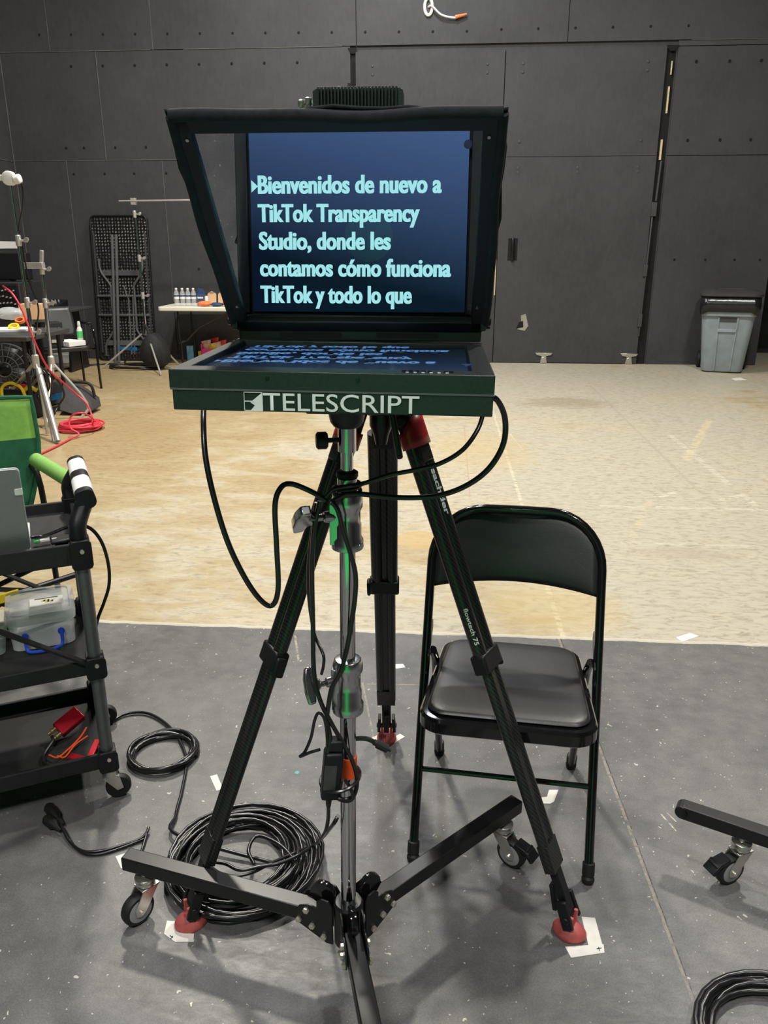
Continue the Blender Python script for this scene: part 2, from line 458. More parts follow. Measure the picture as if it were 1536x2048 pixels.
def floor_material():
    m = bpy.data.materials.new('studio_floor'); m.use_nodes = True
    nt = m.node_tree; L = nt.links; b = nt.nodes['Principled BSDF']
    def N(t, **k):
        n = nt.nodes.new(t)
        for a, v in k.items(): setattr(n, a, v)
        return n
    def math_(op, a, b_=None, c=None, clamp=False):
        n = N('ShaderNodeMath', operation=op); n.use_clamp = clamp
        for i, v in enumerate((a, b_, c)):
            if v is None: continue
            if isinstance(v, (int, float)): n.inputs[i].default_value = v
            else: L.new(v, n.inputs[i])
        return n.outputs[0]
    def noise(scale, detail=6, vec=None, rough=0.6, dist=0.0):
        n = N('ShaderNodeTexNoise'); n.inputs['Scale'].default_value = scale; n.inputs['Detail'].default_value = detail
        n.inputs['Roughness'].default_value = rough; n.inputs['Distortion'].default_value = dist
        L.new(vec or tc.outputs['Object'], n.inputs['Vector']); return n.outputs['Fac']
    def ramp(f, stops):
        r = N('ShaderNodeValToRGB'); e = r.color_ramp.elements
        while len(e) < len(stops): e.new(0.5)
        for q, (p, c) in zip(e, stops): q.position = p; q.color = (*c, 1)
        L.new(f, r.inputs[0]); return r.outputs[0]
    def mixc(f, a, c):
        n = N('ShaderNodeMix', data_type='RGBA')
        for i, v in ((0, f), (6, a), (7, c)):
            if isinstance(v, (int, float)): n.inputs[i].default_value = v
            elif isinstance(v, tuple): n.inputs[i].default_value = (*v, 1)
            else: L.new(v, n.inputs[i])
        return n.outputs[2]
    tc = N('ShaderNodeTexCoord')
    sp = N('ShaderNodeSeparateXYZ'); L.new(tc.outputs['Object'], sp.inputs[0])
    X, Y = sp.outputs[0], sp.outputs[1]
    mp = N('ShaderNodeMapping'); mp.inputs['Scale'].default_value = (1.0, 2.6, 1.0); L.new(tc.outputs['Object'], mp.inputs[0])
    sv = mp.outputs[0]
    # pale worn coat with ochre areas where it has gone
    n1 = noise(0.42, 8, None, 0.62, 0.3); n2 = noise(2.2, 9, sv, 0.68, 0.5); n3 = noise(16, 8, sv, 0.7, 0.8); n4 = noise(70, 4)
    wear = math_('ADD', math_('MULTIPLY', n1, 0.85), math_('ADD', math_('MULTIPLY', n2, 0.45), math_('MULTIPLY', n3, 0.22)))
    # the coat is worn through more towards the cart side of the room
    side = math_('MULTIPLY', math_('SUBTRACT', -0.7, X), 0.075, None)
    side = math_('MINIMUM', math_('MAXIMUM', side, -0.10), 0.13)
    wear = math_('ADD', wear, side)
    tan = ramp(wear, [(0.66, (0.47, 0.43, 0.34)), (0.75, (0.50, 0.44, 0.32)), (0.81, (0.435, 0.345, 0.205)), (0.93, (0.37, 0.275, 0.145))])
    dirt = ramp(n3, [(0.36, (0.52, 0.47, 0.42)), (0.52, (1, 1, 1))])
    mm = N('ShaderNodeMix', data_type='RGBA', blend_type='MULTIPLY'); mm.inputs[0].default_value = 0.55
    L.new(tan, mm.inputs[6]); L.new(dirt, mm.inputs[7]); tan = mm.outputs[2]
    fleck = math_('GREATER_THAN', noise(34, 3, sv, 0.5), 0.685)
    tan = mixc(math_('MULTIPLY', fleck, 0.5), tan, (0.60, 0.57, 0.48))
    # grey paint near the viewer
    g = math_('ADD', math_('MULTIPLY', noise(1.7, 7), 0.6), math_('MULTIPLY', noise(14, 6), 0.4))
    dark = ramp(g, [(0.40, (0.108, 0.106, 0.104)), (0.60, (0.172, 0.168, 0.163))])
    d2 = ramp(noise(260, 2), [(0.40, (0.86, 0.86, 0.86)), (0.62, (1.1, 1.1, 1.1))])
    mm = N('ShaderNodeMix', data_type='RGBA', blend_type='MULTIPLY'); mm.inputs[0].default_value = 1.0
    L.new(dark, mm.inputs[6]); L.new(d2, mm.inputs[7]); dark = mm.outputs[2]
    def chips(scale, thr, seed):
        v = N('ShaderNodeTexVoronoi'); v.inputs['Scale'].default_value = scale
        q = N('ShaderNodeMapping'); q.inputs['Location'].default_value = (seed, seed * 1.7, 0); L.new(tc.outputs['Object'], q.inputs[0])
        w = N('ShaderNodeVectorMath', operation='ADD')
        nn = N('ShaderNodeTexNoise'); nn.inputs['Scale'].default_value = scale * 2.5; L.new(tc.outputs['Object'], nn.inputs['Vector'])
        sc = N('ShaderNodeVectorMath', operation='SCALE'); sc.inputs['Scale'].default_value = 0.7 / scale
        L.new(nn.outputs['Color'], sc.inputs[0]); L.new(q.outputs[0], w.inputs[0]); L.new(sc.outputs[0], w.inputs[1])
        L.new(w.outputs[0], v.inputs['Vector'])
        sep = N('ShaderNodeSeparateColor'); L.new(v.outputs['Color'], sep.inputs[0])
        return math_('MULTIPLY', math_('LESS_THAN', v.outputs['Distance'], thr), math_('GREATER_THAN', sep.outputs[0], 0.55))
    ch = math_('MAXIMUM', chips(9, 0.055, 3.1), math_('MAXIMUM', chips(22, 0.075, 8.3), chips(60, 0.10, 1.3)))
    dark = mixc(math_('MULTIPLY', ch, 0.75), dark, (0.62, 0.58, 0.48))
    big = math_('GREATER_THAN', noise(5.5, 8, None, 0.75), 0.70)
    dark = mixc(math_('MULTIPLY', big, 0.5), dark, (0.40, 0.37, 0.31))
    # straight marks: joints in the slab and residue of old tape, (x0,y0,x1,y1,half width,colour,strength)
    def line(col, x0, y0, x1, y1, w, c, s, rag=0.5):
        dx, dy = x1 - x0, y1 - y0; ln = math.hypot(dx, dy); dx /= ln; dy /= ln
        px = math_('SUBTRACT', X, x0); py = math_('SUBTRACT', Y, y0)
        along = math_('ADD', math_('MULTIPLY', px, dx), math_('MULTIPLY', py, dy))
        off = math_('ABSOLUTE', math_('ADD', math_('SUBTRACT', math_('MULTIPLY', px, dy), math_('MULTIPLY', py, dx)), math_('MULTIPLY', math_('SUBTRACT', wob, 0.5), w * rag * 6)))
        k = math_('MULTIPLY', math_('LESS_THAN', off, w), math_('MULTIPLY', math_('GREATER_THAN', along, 0), math_('LESS_THAN', along, ln)))
        k = math_('MULTIPLY', k, math_('MULTIPLY', math_('SUBTRACT', n3, 0.40), 7.0, None, True))
        return mixc(math_('MULTIPLY', k, s), col, c)
    wob = noise(40, 4)
    for px0, px1, w, c, s in (((1050, 905), (965, 800), 0.006, (0.62, 0.55, 0.40), 0.6),
                              ((1130, 1285), (985, 820), 0.010, (0.63, 0.57, 0.42), 0.8),
                              ((1390, 975), (1180, 770), 0.012, (0.36, 0.33, 0.27), 0.55),
                              ((1420, 838), (1372, 920), 0.030, (0.66, 0.55, 0.32), 0.55),
                              ((1340, 870), (1460, 970), 0.022, (0.62, 0.58, 0.48), 0.5),
                              ((1200, 1012), (1536, 1020), 0.020, (0.60, 0.56, 0.46), 0.55),
                              ((1310, 995), (1350, 985), 0.018, (0.64, 0.58, 0.45), 0.6),
                              ((1440, 1000), (1490, 990), 0.018, (0.64, 0.58, 0.45), 0.6),
                              ((1486, 990), (1512, 1012), 0.018, (0.64, 0.58, 0.45), 0.6),
                              ((1300, 1000), (1262, 1082), 0.020, (0.55, 0.47, 0.33), 0.5),
                              ((1240, 1085), (1500, 1092), 0.014, (0.60, 0.56, 0.46), 0.4),
                              ((835, 1100), (905, 1092), 0.05, (0.55, 0.42, 0.22), 0.0),
                              ((200, 880), (460, 800), 0.010, (0.40, 0.30, 0.17), 0.35),
                              ((420, 830), (350, 905), 0.008, (0.38, 0.30, 0.19), 0.4),
                              ((928, 850), (940, 995), 0.004, (0.45, 0.16, 0.10), 0.5),
                              ((870, 1003), (1060, 1010), 0.010, (0.50, 0.40, 0.24), 0.5)):
        a, q = Zp(*px0), Zp(*px1)
        tan = line(tan, a.x, a.y, q.x, q.y, w, c, s)
    for px0, px1, w, c, s in (((1420, 2090), (1112, 1262), 0.0042, (0.30, 0.26, 0.20), 0.75),
                              ((1424, 2090), (1116, 1262), 0.0016, (0.03, 0.03, 0.03), 0.9),
                              ((1322, 1628), (1352, 1662), 0.0022, (0.62, 0.58, 0.46), 0.7),
                              ((1334, 1626), (1353, 1644), 0.0018, (0.62, 0.58, 0.46), 0.7),
                              ((590, 1270), (597, 1322), 0.004, (0.50, 0.44, 0.33), 0.6),
                              ((725, 1365), (752, 1500), 0.003, (0.42, 0.36, 0.26), 0.5),
                              ((735, 1368), (850, 1370), 0.003, (0.42, 0.36, 0.26), 0.5)):
        a, q = Zp(*px0), Zp(*px1)
        dark = line(dark, a.x, a.y, q.x, q.y, w, c, s, 0.35)
    def spot(col, px, rx, ry, c, s, hard=False):
        a = Zp(*px)
        ex = math_('DIVIDE', math_('SUBTRACT', X, a.x), rx); ey = math_('DIVIDE', math_('SUBTRACT', Y, a.y), ry)
        d = math_('ADD', math_('MULTIPLY', ex, ex), math_('MULTIPLY', ey, ey))
        d = math_('ADD', d, math_('ADD', math_('MULTIPLY', math_('SUBTRACT', n2, 0.5), 2.2), math_('MULTIPLY', math_('SUBTRACT', n3, 0.5), 2.0)))
        k = math_('LESS_THAN', d, 1.0) if hard else math_('MULTIPLY', math_('SUBTRACT', 1.0, d), 1.3, None, True)
        return mixc(math_('MULTIPLY', k, s), col, c)
    tan = spot(tan, (838, 1080), 0.12, 0.14, (0.50, 0.36, 0.16), 0.75, True)
    tan = spot(tan, (960, 900), 0.45, 0.7, (0.50, 0.38, 0.18), 0.45)
    tan = spot(tan, (1110, 1215), 0.32, 0.30, (0.50, 0.38, 0.17), 0.55)
    tan = spot(tan, (1130, 805), 0.5, 0.35, (0.30, 0.24, 0.16), 0.6)
    tan = spot(tan, (1380, 1110), 0.35, 0.12, (0.36, 0.31, 0.22), 0.4)
    tan = spot(tan, (300, 860), 0.35, 0.45, (0.34, 0.24, 0.12), 0.5)
    dark = spot(dark, (594, 1545), 0.006, 0.006, (0.05, 0.42, 0.40), 0.9, True)
    # boundary of the paint
    e = math_('ADD', Y, math_('MULTIPLY', math_('SUBTRACT', noise(9, 6), 0.5), 0.03))
    is_tan = math_('GREATER_THAN', e, EDGE)
    near_edge = math_('MULTIPLY', math_('GREATER_THAN', e, EDGE - 0.012), math_('LESS_THAN', e, EDGE + 0.012))
    col = mixc(is_tan, dark, tan)
    col = mixc(math_('MULTIPLY', near_edge, 0.75), col, (0.58, 0.54, 0.44))
    L.new(col, b.inputs['Base Color'])
    rg = N('ShaderNodeMapRange'); L.new(n3, rg.inputs[0]); rg.inputs[1].default_value = 0.3; rg.inputs[2].default_value = 0.7
    rg.inputs[3].default_value = 0.36; rg.inputs[4].default_value = 0.55
    L.new(rg.outputs[0], b.inputs['Roughness'])
    b.inputs['Specular IOR Level'].default_value = 0.4
    bp = N('ShaderNodeBump'); bp.inputs['Strength'].default_value = 0.12; bp.inputs['Distance'].default_value = 0.002
    L.new(n4, bp.inputs['Height']); L.new(bp.outputs[0], b.inputs['Normal'])
    return m

f = MB(); f.box((1.0, 4.0, -0.05), (15, 19, 0.1))
struct(f.build('floor', floor_material()))
f = MB(); f.box((1.0, 4.0, 7.05), (15, 19, 0.1))
struct(f.build('ceiling', M['ceiling']))
f = MB(); f.box((-0.35, -2.25, 0.004), (2.6, 3.1, 0.008)); struct(f.build('floor_green_sweep', M['green_wall']))

def wall_material():
    m = mat('black_wall', (0.052, 0.052, 0.054), 0.62, spec=0.35)
    nt = m.node_tree; b = nt.nodes['Principled BSDF']; L = nt.links
    tc = nt.nodes.new('ShaderNodeTexCoord')
    mp = nt.nodes.new('ShaderNodeMapping'); mp.inputs['Scale'].default_value = (1, 1, 0.35); L.new(tc.outputs['Object'], mp.inputs[0])
    def noise(s, d, v):
        n = nt.nodes.new('ShaderNodeTexNoise'); n.inputs['Scale'].default_value = s; n.inputs['Detail'].default_value = d; n.inputs['Roughness'].default_value = 0.65
        L.new(v, n.inputs['Vector']); return n.outputs['Fac']
    a = noise(1.3, 6, tc.outputs['Object']); c = noise(22, 5, mp.outputs[0]); e = noise(4.5, 10, tc.outputs['Object'])
    r = nt.nodes.new('ShaderNodeValToRGB'); r.color_ramp.elements[0].position = 0.35; r.color_ramp.elements[0].color = (0.039, 0.040, 0.043, 1)
    r.color_ramp.elements[1].position = 0.68; r.color_ramp.elements[1].color = (0.061, 0.062, 0.066, 1)
    ad = nt.nodes.new('ShaderNodeMath'); ad.operation = 'MULTIPLY_ADD'; ad.inputs[1].default_value = 0.4
    L.new(c, ad.inputs[0]); ml = nt.nodes.new('ShaderNodeMath'); ml.operation = 'MULTIPLY'; ml.inputs[1].default_value = 0.6
    L.new(a, ml.inputs[0]); L.new(ml.outputs[0], ad.inputs[2]); L.new(ad.outputs[0], r.inputs[0])
    # small pale scuffs
    g = nt.nodes.new('ShaderNodeMath'); g.operation = 'GREATER_THAN'; g.inputs[1].default_value = 0.745; L.new(e, g.inputs[0])
    g2 = nt.nodes.new('ShaderNodeMath'); g2.operation = 'MULTIPLY'; g2.inputs[1].default_value = 0.5; L.new(g.outputs[0], g2.inputs[0])
    mx = nt.nodes.new('ShaderNodeMix'); mx.data_type = 'RGBA'
    L.new(g2.outputs[0], mx.inputs[0]); L.new(r.outputs[0], mx.inputs[6]); mx.inputs[7].default_value = (0.22, 0.22, 0.22, 1)
    L.new(mx.outputs[2], b.inputs['Base Color'])
    bp = nt.nodes.new('ShaderNodeBump'); bp.inputs['Strength'].default_value = 0.15; bp.inputs['Distance'].default_value = 0.004
    L.new(c, bp.inputs['Height']); L.new(bp.outputs[0], b.inputs['Normal'])
    return m
M['wall'] = wall_material()

# back wall: sheets of painted board with open seams, screw heads and pale edges where the paint is chipped
XE = 3.93
ZM, ZT, ZTOP = 2.455, 3.66, 7.0
w = MB()
w.box(((XL + XE) / 2, WY + 0.09, 3.5), (XE - XL, 0.12, 7.0))               # studs and backing
def sheet(x0, x1, z0, z1, dy=0.0, g=0.004):
    w.box(((x0 + x1) / 2, WY + 0.015 + dy, (z0 + z1) / 2), (x1 - x0 - 2 * g, 0.03, z1 - z0 - 2 * g))
for x0, x1 in ((XL, -4.84), (-4.84, -3.57), (-3.57, -1.13), (-1.13, 1.31), (1.31, 3.75), (3.75, XE)):
    sheet(x0, x1, ZT, ZT + 1.22)
    sheet(x0, x1, ZT + 1.22, ZTOP)
for x0, x1 in ((XL, -4.28), (-4.28, -1.20)): sheet(x0, x1, ZM, ZT, 0.004)
sheet(2.56, XE, ZM, 3.60, 0.004)
sheet(2.56, XE, 3.60, ZT, 0.004)
for x0, x1 in ((XL, -4.80), (-4.80, -3.57), (-3.57, -1.20)): sheet(x0, x1, 0.0, ZM, 0.002)
sheet(2.56, XE, 0.0, ZM, 0.004)
w.m = 1
def dot(x, z, r=0.016): w.lathe([(r, 0), (r * 0.8, 0.003)], (x, WY - 0.0005, z), (0, -1, 0), 8)
for i in range(14): dot(-4.95 + 0.385 * i * 1.02, 3.84 - 0.004 * i); dot(-4.60 + 0.395 * i, 3.50) if i < 8 else None
for i in range(6): dot(0.55 + 0.42 * i, 3.80)
for x in (-4.55, -4.15, -3.76, -3.36, -4.78, -2.4, -1.9): dot(x, 2.60)
for x in (-4.72, -4.32, -3.94, -3.53): dot(x, 2.30)
for x in (2.78, 3.15, 3.5, 3.8): dot(x, 3.44, 0.018); dot(x, 2.62, 0.018); dot(x, 1.28, 0.015)
for x in (-4.45, -3.2, -2.6): dot(x, 1.16, 0.016)
w.m = 2
for z, x0, x1 in ((ZM + 0.0, XL, -3.0), (ZT, XL, -3.6), (ZT, -3.2, -1.3), (ZT, 2.7, XE)):
    w.box(((x0 + x1) / 2, WY + 0.002, z), (x1 - x0, 0.012, 0.005))
for x, z0, z1 in ((-4.28, ZM, ZT), (-4.80, 0.2, ZM), (-3.57, 0.75, ZM), (-3.57, ZT, 5.0), (-4.84, ZT, 5.0)):
    w.box((x, WY + 0.004, (z0 + z1) / 2), (0.005, 0.016, z1 - z0))
struct(w.build('wall_back', [M['wall'], M['hole'], M['seam_pale']]))

# two tall door leaves of sheet board hung in the back wall
def leaf(name, x0, x1, parts):
    d = MB()
    d.box(((x0 + x1) / 2, WY + 0.012, (ZM) / 2 + 0.004), (x1 - x0, 0.03, ZM - 0.012))
    d.box(((x0 + x1) / 2, WY + 0.016, (ZM + 3.60) / 2), (x1 - x0, 0.03, 3.60 - ZM - 0.006))
    d.m = 1
    for z in (2.62, 3.36, 3.45, 2.33, 2.28):
        n = 3 if z < 2.5 else 2
        for i in range(n):
            d.lathe([(0.016, 0), (0.012, 0.003)], (x0 + 0.2 + (x1 - x0 - 0.4) * i / (n - 1) , WY - 0.0035, z), (0, -1, 0), 8)
    return struct(d.build(name, [M['wall'], M['dark_grey']]))
dl = leaf('door_1', -1.14, 0.606, 0)
dr = leaf('door_2', 0.618, 2.44, 0)
def pull(x, parent):
    h = MB(); h.box((x, WY - 0.0055, 1.40), (0.115, 0.004, 0.26)); h.build('handle_recess', M['hole'], parent)
    h = MB(); h.tube([(x, WY - 0.014, 1.27), (x, WY - 0.03, 1.30), (x, WY - 0.03, 1.50), (x, WY - 0.014, 1.53)], 0.016, 8)
    h.build('door_handle', M['black_metal'], parent)
pull(0.80, dr); pull(0.50, dl)
h = MB(); h.box((0.575, WY - 0.006, 1.37), (0.035, 0.005, 0.22)); h.box((0.60, WY - 0.006, 1.10), (0.012, 0.005, 0.5)); h.build('bare_wood_edge', M['wood_edge'], dl)
for x in (1.265, 2.345):
    h = MB(); h.m = 0
    h.prism([(-0.11, 0.13), (0.11, 0.13), (0.09, 0.10), (0.03, 0.09), (0.045, 0.0), (-0.045, 0.0), (-0.03, 0.09), (-0.09, 0.10)], (x, WY - 0.012, 0.004), (1, 0, 0), (0, 0, 1), 0.02)
    h.cyl((x, WY - 0.03, 0.05), (x, WY, 0.05), 0.035, n=12)
    h.build('floor_bolt', M['nickel'], dr, bevel=0.004)
h = MB(); h.prism([(-0.03, 0.1), (0.03, 0.12), (0.05, 0.05), (0.07, -0.03), (0.03, -0.09), (-0.07, -0.07), (-0.02, 0.0)], (0.975, WY - 0.0055, 0.50), (1, 0, 0), (0, 0, 1), 0.004)
h.build('chipped_paint', M['nickel'], dr)
h = MB(); h.prism([(-0.03, 0.03), (0.02, 0.05), (0.03, -0.03), (-0.06, -0.05)], (0.955, WY - 0.009, 0.485), (1, 0, 0), (0, 0, 1), 0.004)
h.build('hole', M['hole'], dr)
# gap, jamb and the cane bolt on the hinge side of the doors
t = MB(); t.box((2.50, WY + 0.028, 1.8), (0.10, 0.004, 3.6)); t.prism([(-0.07, 0.06), (0.07, 0.06), (0.03, 0.0), (-0.03, 0.0)], (2.50, WY - 0.004, 3.55), (1, 0, 0), (0, 0, 1), 0.01)
struct(t.build('trim_1', M['hole']))
t = MB(); t.box((2.505, WY + 0.012, 3.05), (0.018, 0.02, 0.28)); t.box((2.485, WY + 0.012, 2.52), (0.022, 0.02, 0.22)); t.box((2.51, WY + 0.01, 3.38), (0.012, 0.02, 0.14))
struct(t.build('trim_2', M['wood_edge']))
t = MB(); t.cyl((2.485, WY - 0.005, 1.95), (2.50, WY - 0.005, 2.40), 0.014, n=10); t.box((2.47, WY - 0.01, 1.86), (0.06, 0.04, 0.16)); t.cyl((2.44, WY - 0.01, 0.35), (2.46, WY - 0.01, 1.80), 0.012, n=8); t.box((2.44, WY - 0.012, 1.15), (0.05, 0.03, 0.14)); t.box((2.435, WY - 0.012, 0.55), (0.05, 0.03, 0.16))
struct(t.build('trim_3', M['dark_grey'], bevel=0.004))
t = MB(); t.box((-1.17, WY + 0.020, 1.8), (0.055, 0.004, 3.6)); t.prism([(-0.06, 0.06), (0.05, 0.06), (0.02, 0.0), (-0.02, 0.0)], (-1.17, WY - 0.004, 3.58), (1, 0, 0), (0, 0, 1), 0.01)
t.box((-1.21, WY - 0.004, 3.22), (0.05, 0.03, 0.10)); t.cyl((-1.16, WY - 0.004, 2.7), (-1.16, WY - 0.004, 3.5), 0.010, n=8)
struct(t.build('trim_4', M['hole']))

# side wall on the cart side, far recess beyond the end of the back wall, remaining walls
w = MB()
w.box((XL - 0.08, 3.9, 3.5), (0.12, 13.2, 7.0))
for y0, y1 in ((8.02, 10.44), (5.58, 8.02), (3.14, 5.58), (0.7, 3.14), (-2.6, 0.7)):
    for z0, z1 in ((0, 2.44), (2.44, 3.66), (3.66, 7.0)):
        w.box((XL - 0.013, (y0 + y1) / 2, (z0 + z1) / 2), (0.026, y1 - y0 - 0.008, z1 - z0 - 0.008))
w.m = 1
w.box((XL + 0.001, 9.2, 2.445), (0.004, 2.4, 0.006)); w.box((XL + 0.004, WY - 0.004, 3.0), (0.008, 0.008, 3.4))
struct(w.build('wall_left', [M['wall'], M['seam_pale']]))
w = MB(); w.box((5.9, 12.35, 3.5), (4.6, 0.1, 7.0)); w.box((XE - 0.05, 11.4, 3.5), (0.1, 1.75, 7.0)); w.box((5.9, WY + 0.06, 4.1), (3.96, 0.12, 5.8))
w.box((4.02, WY + 1.2, 1.25), (0.03, 0.9, 0.04))
struct(w.build('wall_recess', M['wall']))
w = MB(); w.box((7.9, 4.9, 3.5), (0.1, 15, 7.0)); struct(w.build('wall_right', M['wall']))
w = MB(); w.box((1.2, -3.9, 3.5), (13.4, 0.1, 7.0)); w.m = 1; w.box((-0.35, -3.82, 1.5), (1.9, 0.04, 3.0)); struct(w.build('wall_front', [M['wall'], M['green_wall']]))

# cable stub coming out of a hole in the back wall
c0 = Yp(857, 14, WY)
o = thing('wall_cable_outlet', 'white wire stub hanging from a ring high on the black back wall', 'cable', (c0.x, WY, c0.z))
t = MB(); t.tube([(c0.x + 0.055 * math.cos(a) * 0.8, WY - 0.012, c0.z + 0.085 * math.sin(a)) for a in [2 * PI * i / 20 for i in range(20)]], 0.018, 8, closed=True); t.build('grommet', M['white'], o)
t = MB(); t.tube(smooth_path([(c0.x, WY, c0.z), (c0.x + 0.04, WY - 0.04, c0.z), (c0.x + 0.15, WY - 0.04, c0.z - 0.09), (c0.x + 0.30, WY - 0.03, c0.z - 0.12), (c0.x + 0.38, WY - 0.03, c0.z - 0.10)]), 0.011, 8); t.build('wire', M['white'], o)
t = MB(); t.tube([(c0.x + 0.31, WY - 0.03, c0.z - 0.115), (c0.x + 0.44, WY - 0.03, c0.z - 0.085)], [0.022, 0.010], 8); t.build('wire_nut', M['orange'], o)
# small placard on the side wall
pp = Xp(11, 490, XL)
o = MB(); o.box((XL + 0.005, pp.y, pp.z), (0.008, 0.52, 0.085)); tag(o.build('wall_placard', M['paper'], bevel=0.002), 'small white placard on the side wall above the video rack', 'sign')
# ================================================================== TELEPROMPTER on its rolling stand
BX, BW = -0.152, 0.432                      # housing centre and width
BY0, BY1, BZ1, BH = 1.031, 1.412, 1.265, 0.0545
SX0, SW, SY0, SH, SZ = -0.3436, 0.375, 1.0767, 0.297, 1.2600   # lit screen
GO = Vector((BX, 1.4024, 1.286)); GD = Vector((0, -0.673, 0.7396)).normalized(); GN = Vector((0, 0.7396, 0.673)).normalized()
tp = thing('teleprompter', 'black teleprompter with a lit script mirrored in its hooded glass', 'teleprompter', (BX, 1.22, BZ1 - BH))
ROLL = Matrix.Translation((BX, 1.22, BZ1)) @ Matrix.Rotation(R(0.55), 4, 'Y') @ Matrix.Rotation(R(0.35), 4, 'Z') @ Matrix.Translation((-BX, -1.22, -BZ1))
def tmb(): q = MB(); q.X = ROLL.copy(); return q
q = tmb()
zc = BZ1 - 0.001
# upper half of the case, an open frame around the screen
q.box((BX, BY0 + 0.019, BZ1 - 0.01275), (BW, 0.038, 0.0255)); 
q.box((BX, BY1 - 0.016, BZ1 - 0.01275), (BW, 0.032, 0.0255))
xl0, xl1 = BX - BW / 2, SX0 - 0.004; xr0, xr1 = SX0 + SW + 0.004, BX + BW / 2
q.box(((xl0 + xl1) / 2, (BY0 + BY1) / 2, BZ1 - 0.01275), (xl1 - xl0, BY1 - BY0 - 0.07, 0.0255))
q.box(((xr0 + xr1) / 2, (BY0 + BY1) / 2, BZ1 - 0.01275), (xr1 - xr0, BY1 - BY0 - 0.07, 0.0255))
q.box((BX, (BY0 + BY1) / 2, BZ1 - 0.0180), (BW - 0.01, BY1 - BY0 - 0.01, 0.0145))
q.build('upper_case', M['housing'], tp, bevel=0.0012)
q = tmb(); q.box((BX + 0.001, (BY0 + BY1) / 2, BZ1 - 0.0404), (BW - 0.004, BY1 - BY0 - 0.002, 0.0282)); q.build('lower_case', M['housing'], tp, bevel=0.0015)
q = tmb(); q.box((BX, (BY0 + BY1) / 2, BZ1 - 0.0258), (BW - 0.0015, BY1 - BY0 + 0.0005, 0.0025)); q.build('case_seam', M['pipe_grey'], tp)
q = tmb()
for x in (-0.235, -0.115): q = tmb(); q.lathe([(0.003, 0), (0.0026, 0.0015)], (x, BY0, BZ1 - 0.009), (0, -1, 0), 10); q.build('screw', M['black_gloss'], tp)
q = MB(); q.box((SX0 + SW / 2, SY0 + SH / 2, SZ - 0.001), (SW, SH, 0.002)); scr = q.build('screen', M['screen'], tp)
# script text; its glyph tops point to the viewer so the glass turns it upright
t = MB()
for body, u0, u1, v, cap in (('Bienvenidos de nuevo a', .0385, .872, .337, .100), ('TikTok Transparency', .035, .775, .493, .100), ('Studio, donde les', .037, .645, .647, .100),
                             ('contamos cómo funciona', .038, .923, .798, .100), ('TikTok y todo lo que', .0377, .745, .951, .100)):
    for k_, ox in enumerate((-0.0010, -0.0005, 0.0, 0.0005, 0.0010)):
        put_text(t, body, (SX0 + u0 * SW + ox, SY0 + v * SH, SZ + 0.0006 + 0.00002 * k_), (1, 0, 0), (0, -1, 0), (u1 - u0) * SW * 1.008, cap * SH, bold=0.021, space=1.02)
t.add([(SX0 + 0.006 * SW, SY0 + 0.262 * SH, SZ + 0.0006), (SX0 + 0.006 * SW, SY0 + 0.330 * SH, SZ + 0.0006), (SX0 + 0.037 * SW, SY0 + 0.296 * SH, SZ + 0.0006)], [(0, 1, 2)])
t.build('script_text', M['screen_text'], scr)
q = MB(); q.lathe([(0.0072, 0), (0.0068, 0.0012)], (SX0 + 0.994 * SW, SY0 + 0.084 * SH, SZ + 0.0062), (0, 0, 1), 20); q.build('sticker_dot', M['blob'], tp)  # round dark blue sticker near the screen corner
for x in [-0.055 + 0.0085 * i for i in range(5)] + [0.000, 0.007]: q = tmb(); q.box((x, BY0 + 0.019, BZ1 + 0.0012), (0.0055, 0.004, 0.0024)); q.build('control_button', M['black_plastic'], tp)
q = tmb()
for i in range(6): q.box((-0.0508 + 0.0105 * i, BY0 + 0.0135, BZ1 + 0.0003), (0.004, 0.003, 0.0006))
q.build('button_marks', M['lettering'], tp)
# maker's name on the front of the lower case
q = tmb(); yf = BY0 - 0.0006
put_text(q, 'TELESCRIPT', (-0.2415, yf, BZ1 - 0.0520), (1, 0, 0), (0, 0, 1), 0.208, 0.0232, bold=0.004)
lx, lz, ls = -0.2670, BZ1 - 0.0528, 0.0245
q.add([(lx + ls, yf, lz), (lx + ls, yf, lz + ls), (lx + 0.008, yf, lz + 0.011), (lx + 0.014, yf, lz + 0.007), (lx + 0.008, yf, lz)], [(0, 1, 2, 3, 4)])
for c, d in (((lx + ls / 2, yf, lz), (ls, 0.0008, 0.0008)), ((lx + ls / 2, yf, lz + ls), (ls, 0.0008, 0.0008)), ((lx, yf, lz + ls / 2), (0.0008, 0.0008, ls)), ((lx + ls, yf, lz + ls / 2), (0.0008, 0.0008, ls)), ((lx + ls * 0.3, yf, lz + 0.0125), (ls * 0.6, 0.0008, 0.0012))):
    q.box(c, d)
q.build('nameplate', M['lettering'], tp)
# tilted glass in its frame
FWd, FL, FT = 0.428, 0.402, 0.014
def gp(x, t, n=0.0): return GO + Vector((x, 0, 0)) + GD * t + GN * n
q = MB()
q.beam(gp(-FWd / 2 + 0.010, 0), gp(-FWd / 2 + 0.010, FL), 0.020, FT, GN); q.beam(gp(FWd / 2 - 0.010, 0), gp(FWd / 2 - 0.010, FL), 0.020, FT, GN)
q.beam(gp(-FWd / 2, 0.011), gp(FWd / 2, 0.011), 0.024, FT, GN); q.beam(gp(-FWd / 2, FL - 0.010), gp(FWd / 2, FL - 0.010), 0.020, FT, GN)
q.build('glass_frame', M['black_plastic'], tp, bevel=0.0015)
q = MB(); hw = FWd / 2 - 0.017
a, b_ = 0.019, FL - 0.017
vs = [gp(-hw, a, 0), gp(hw, a, 0), gp(hw, b_, 0), gp(-hw, b_, 0), gp(-hw, a, 0.003), gp(hw, a, 0.003), gp(hw, b_, 0.003), gp(-hw, b_, 0.003)]
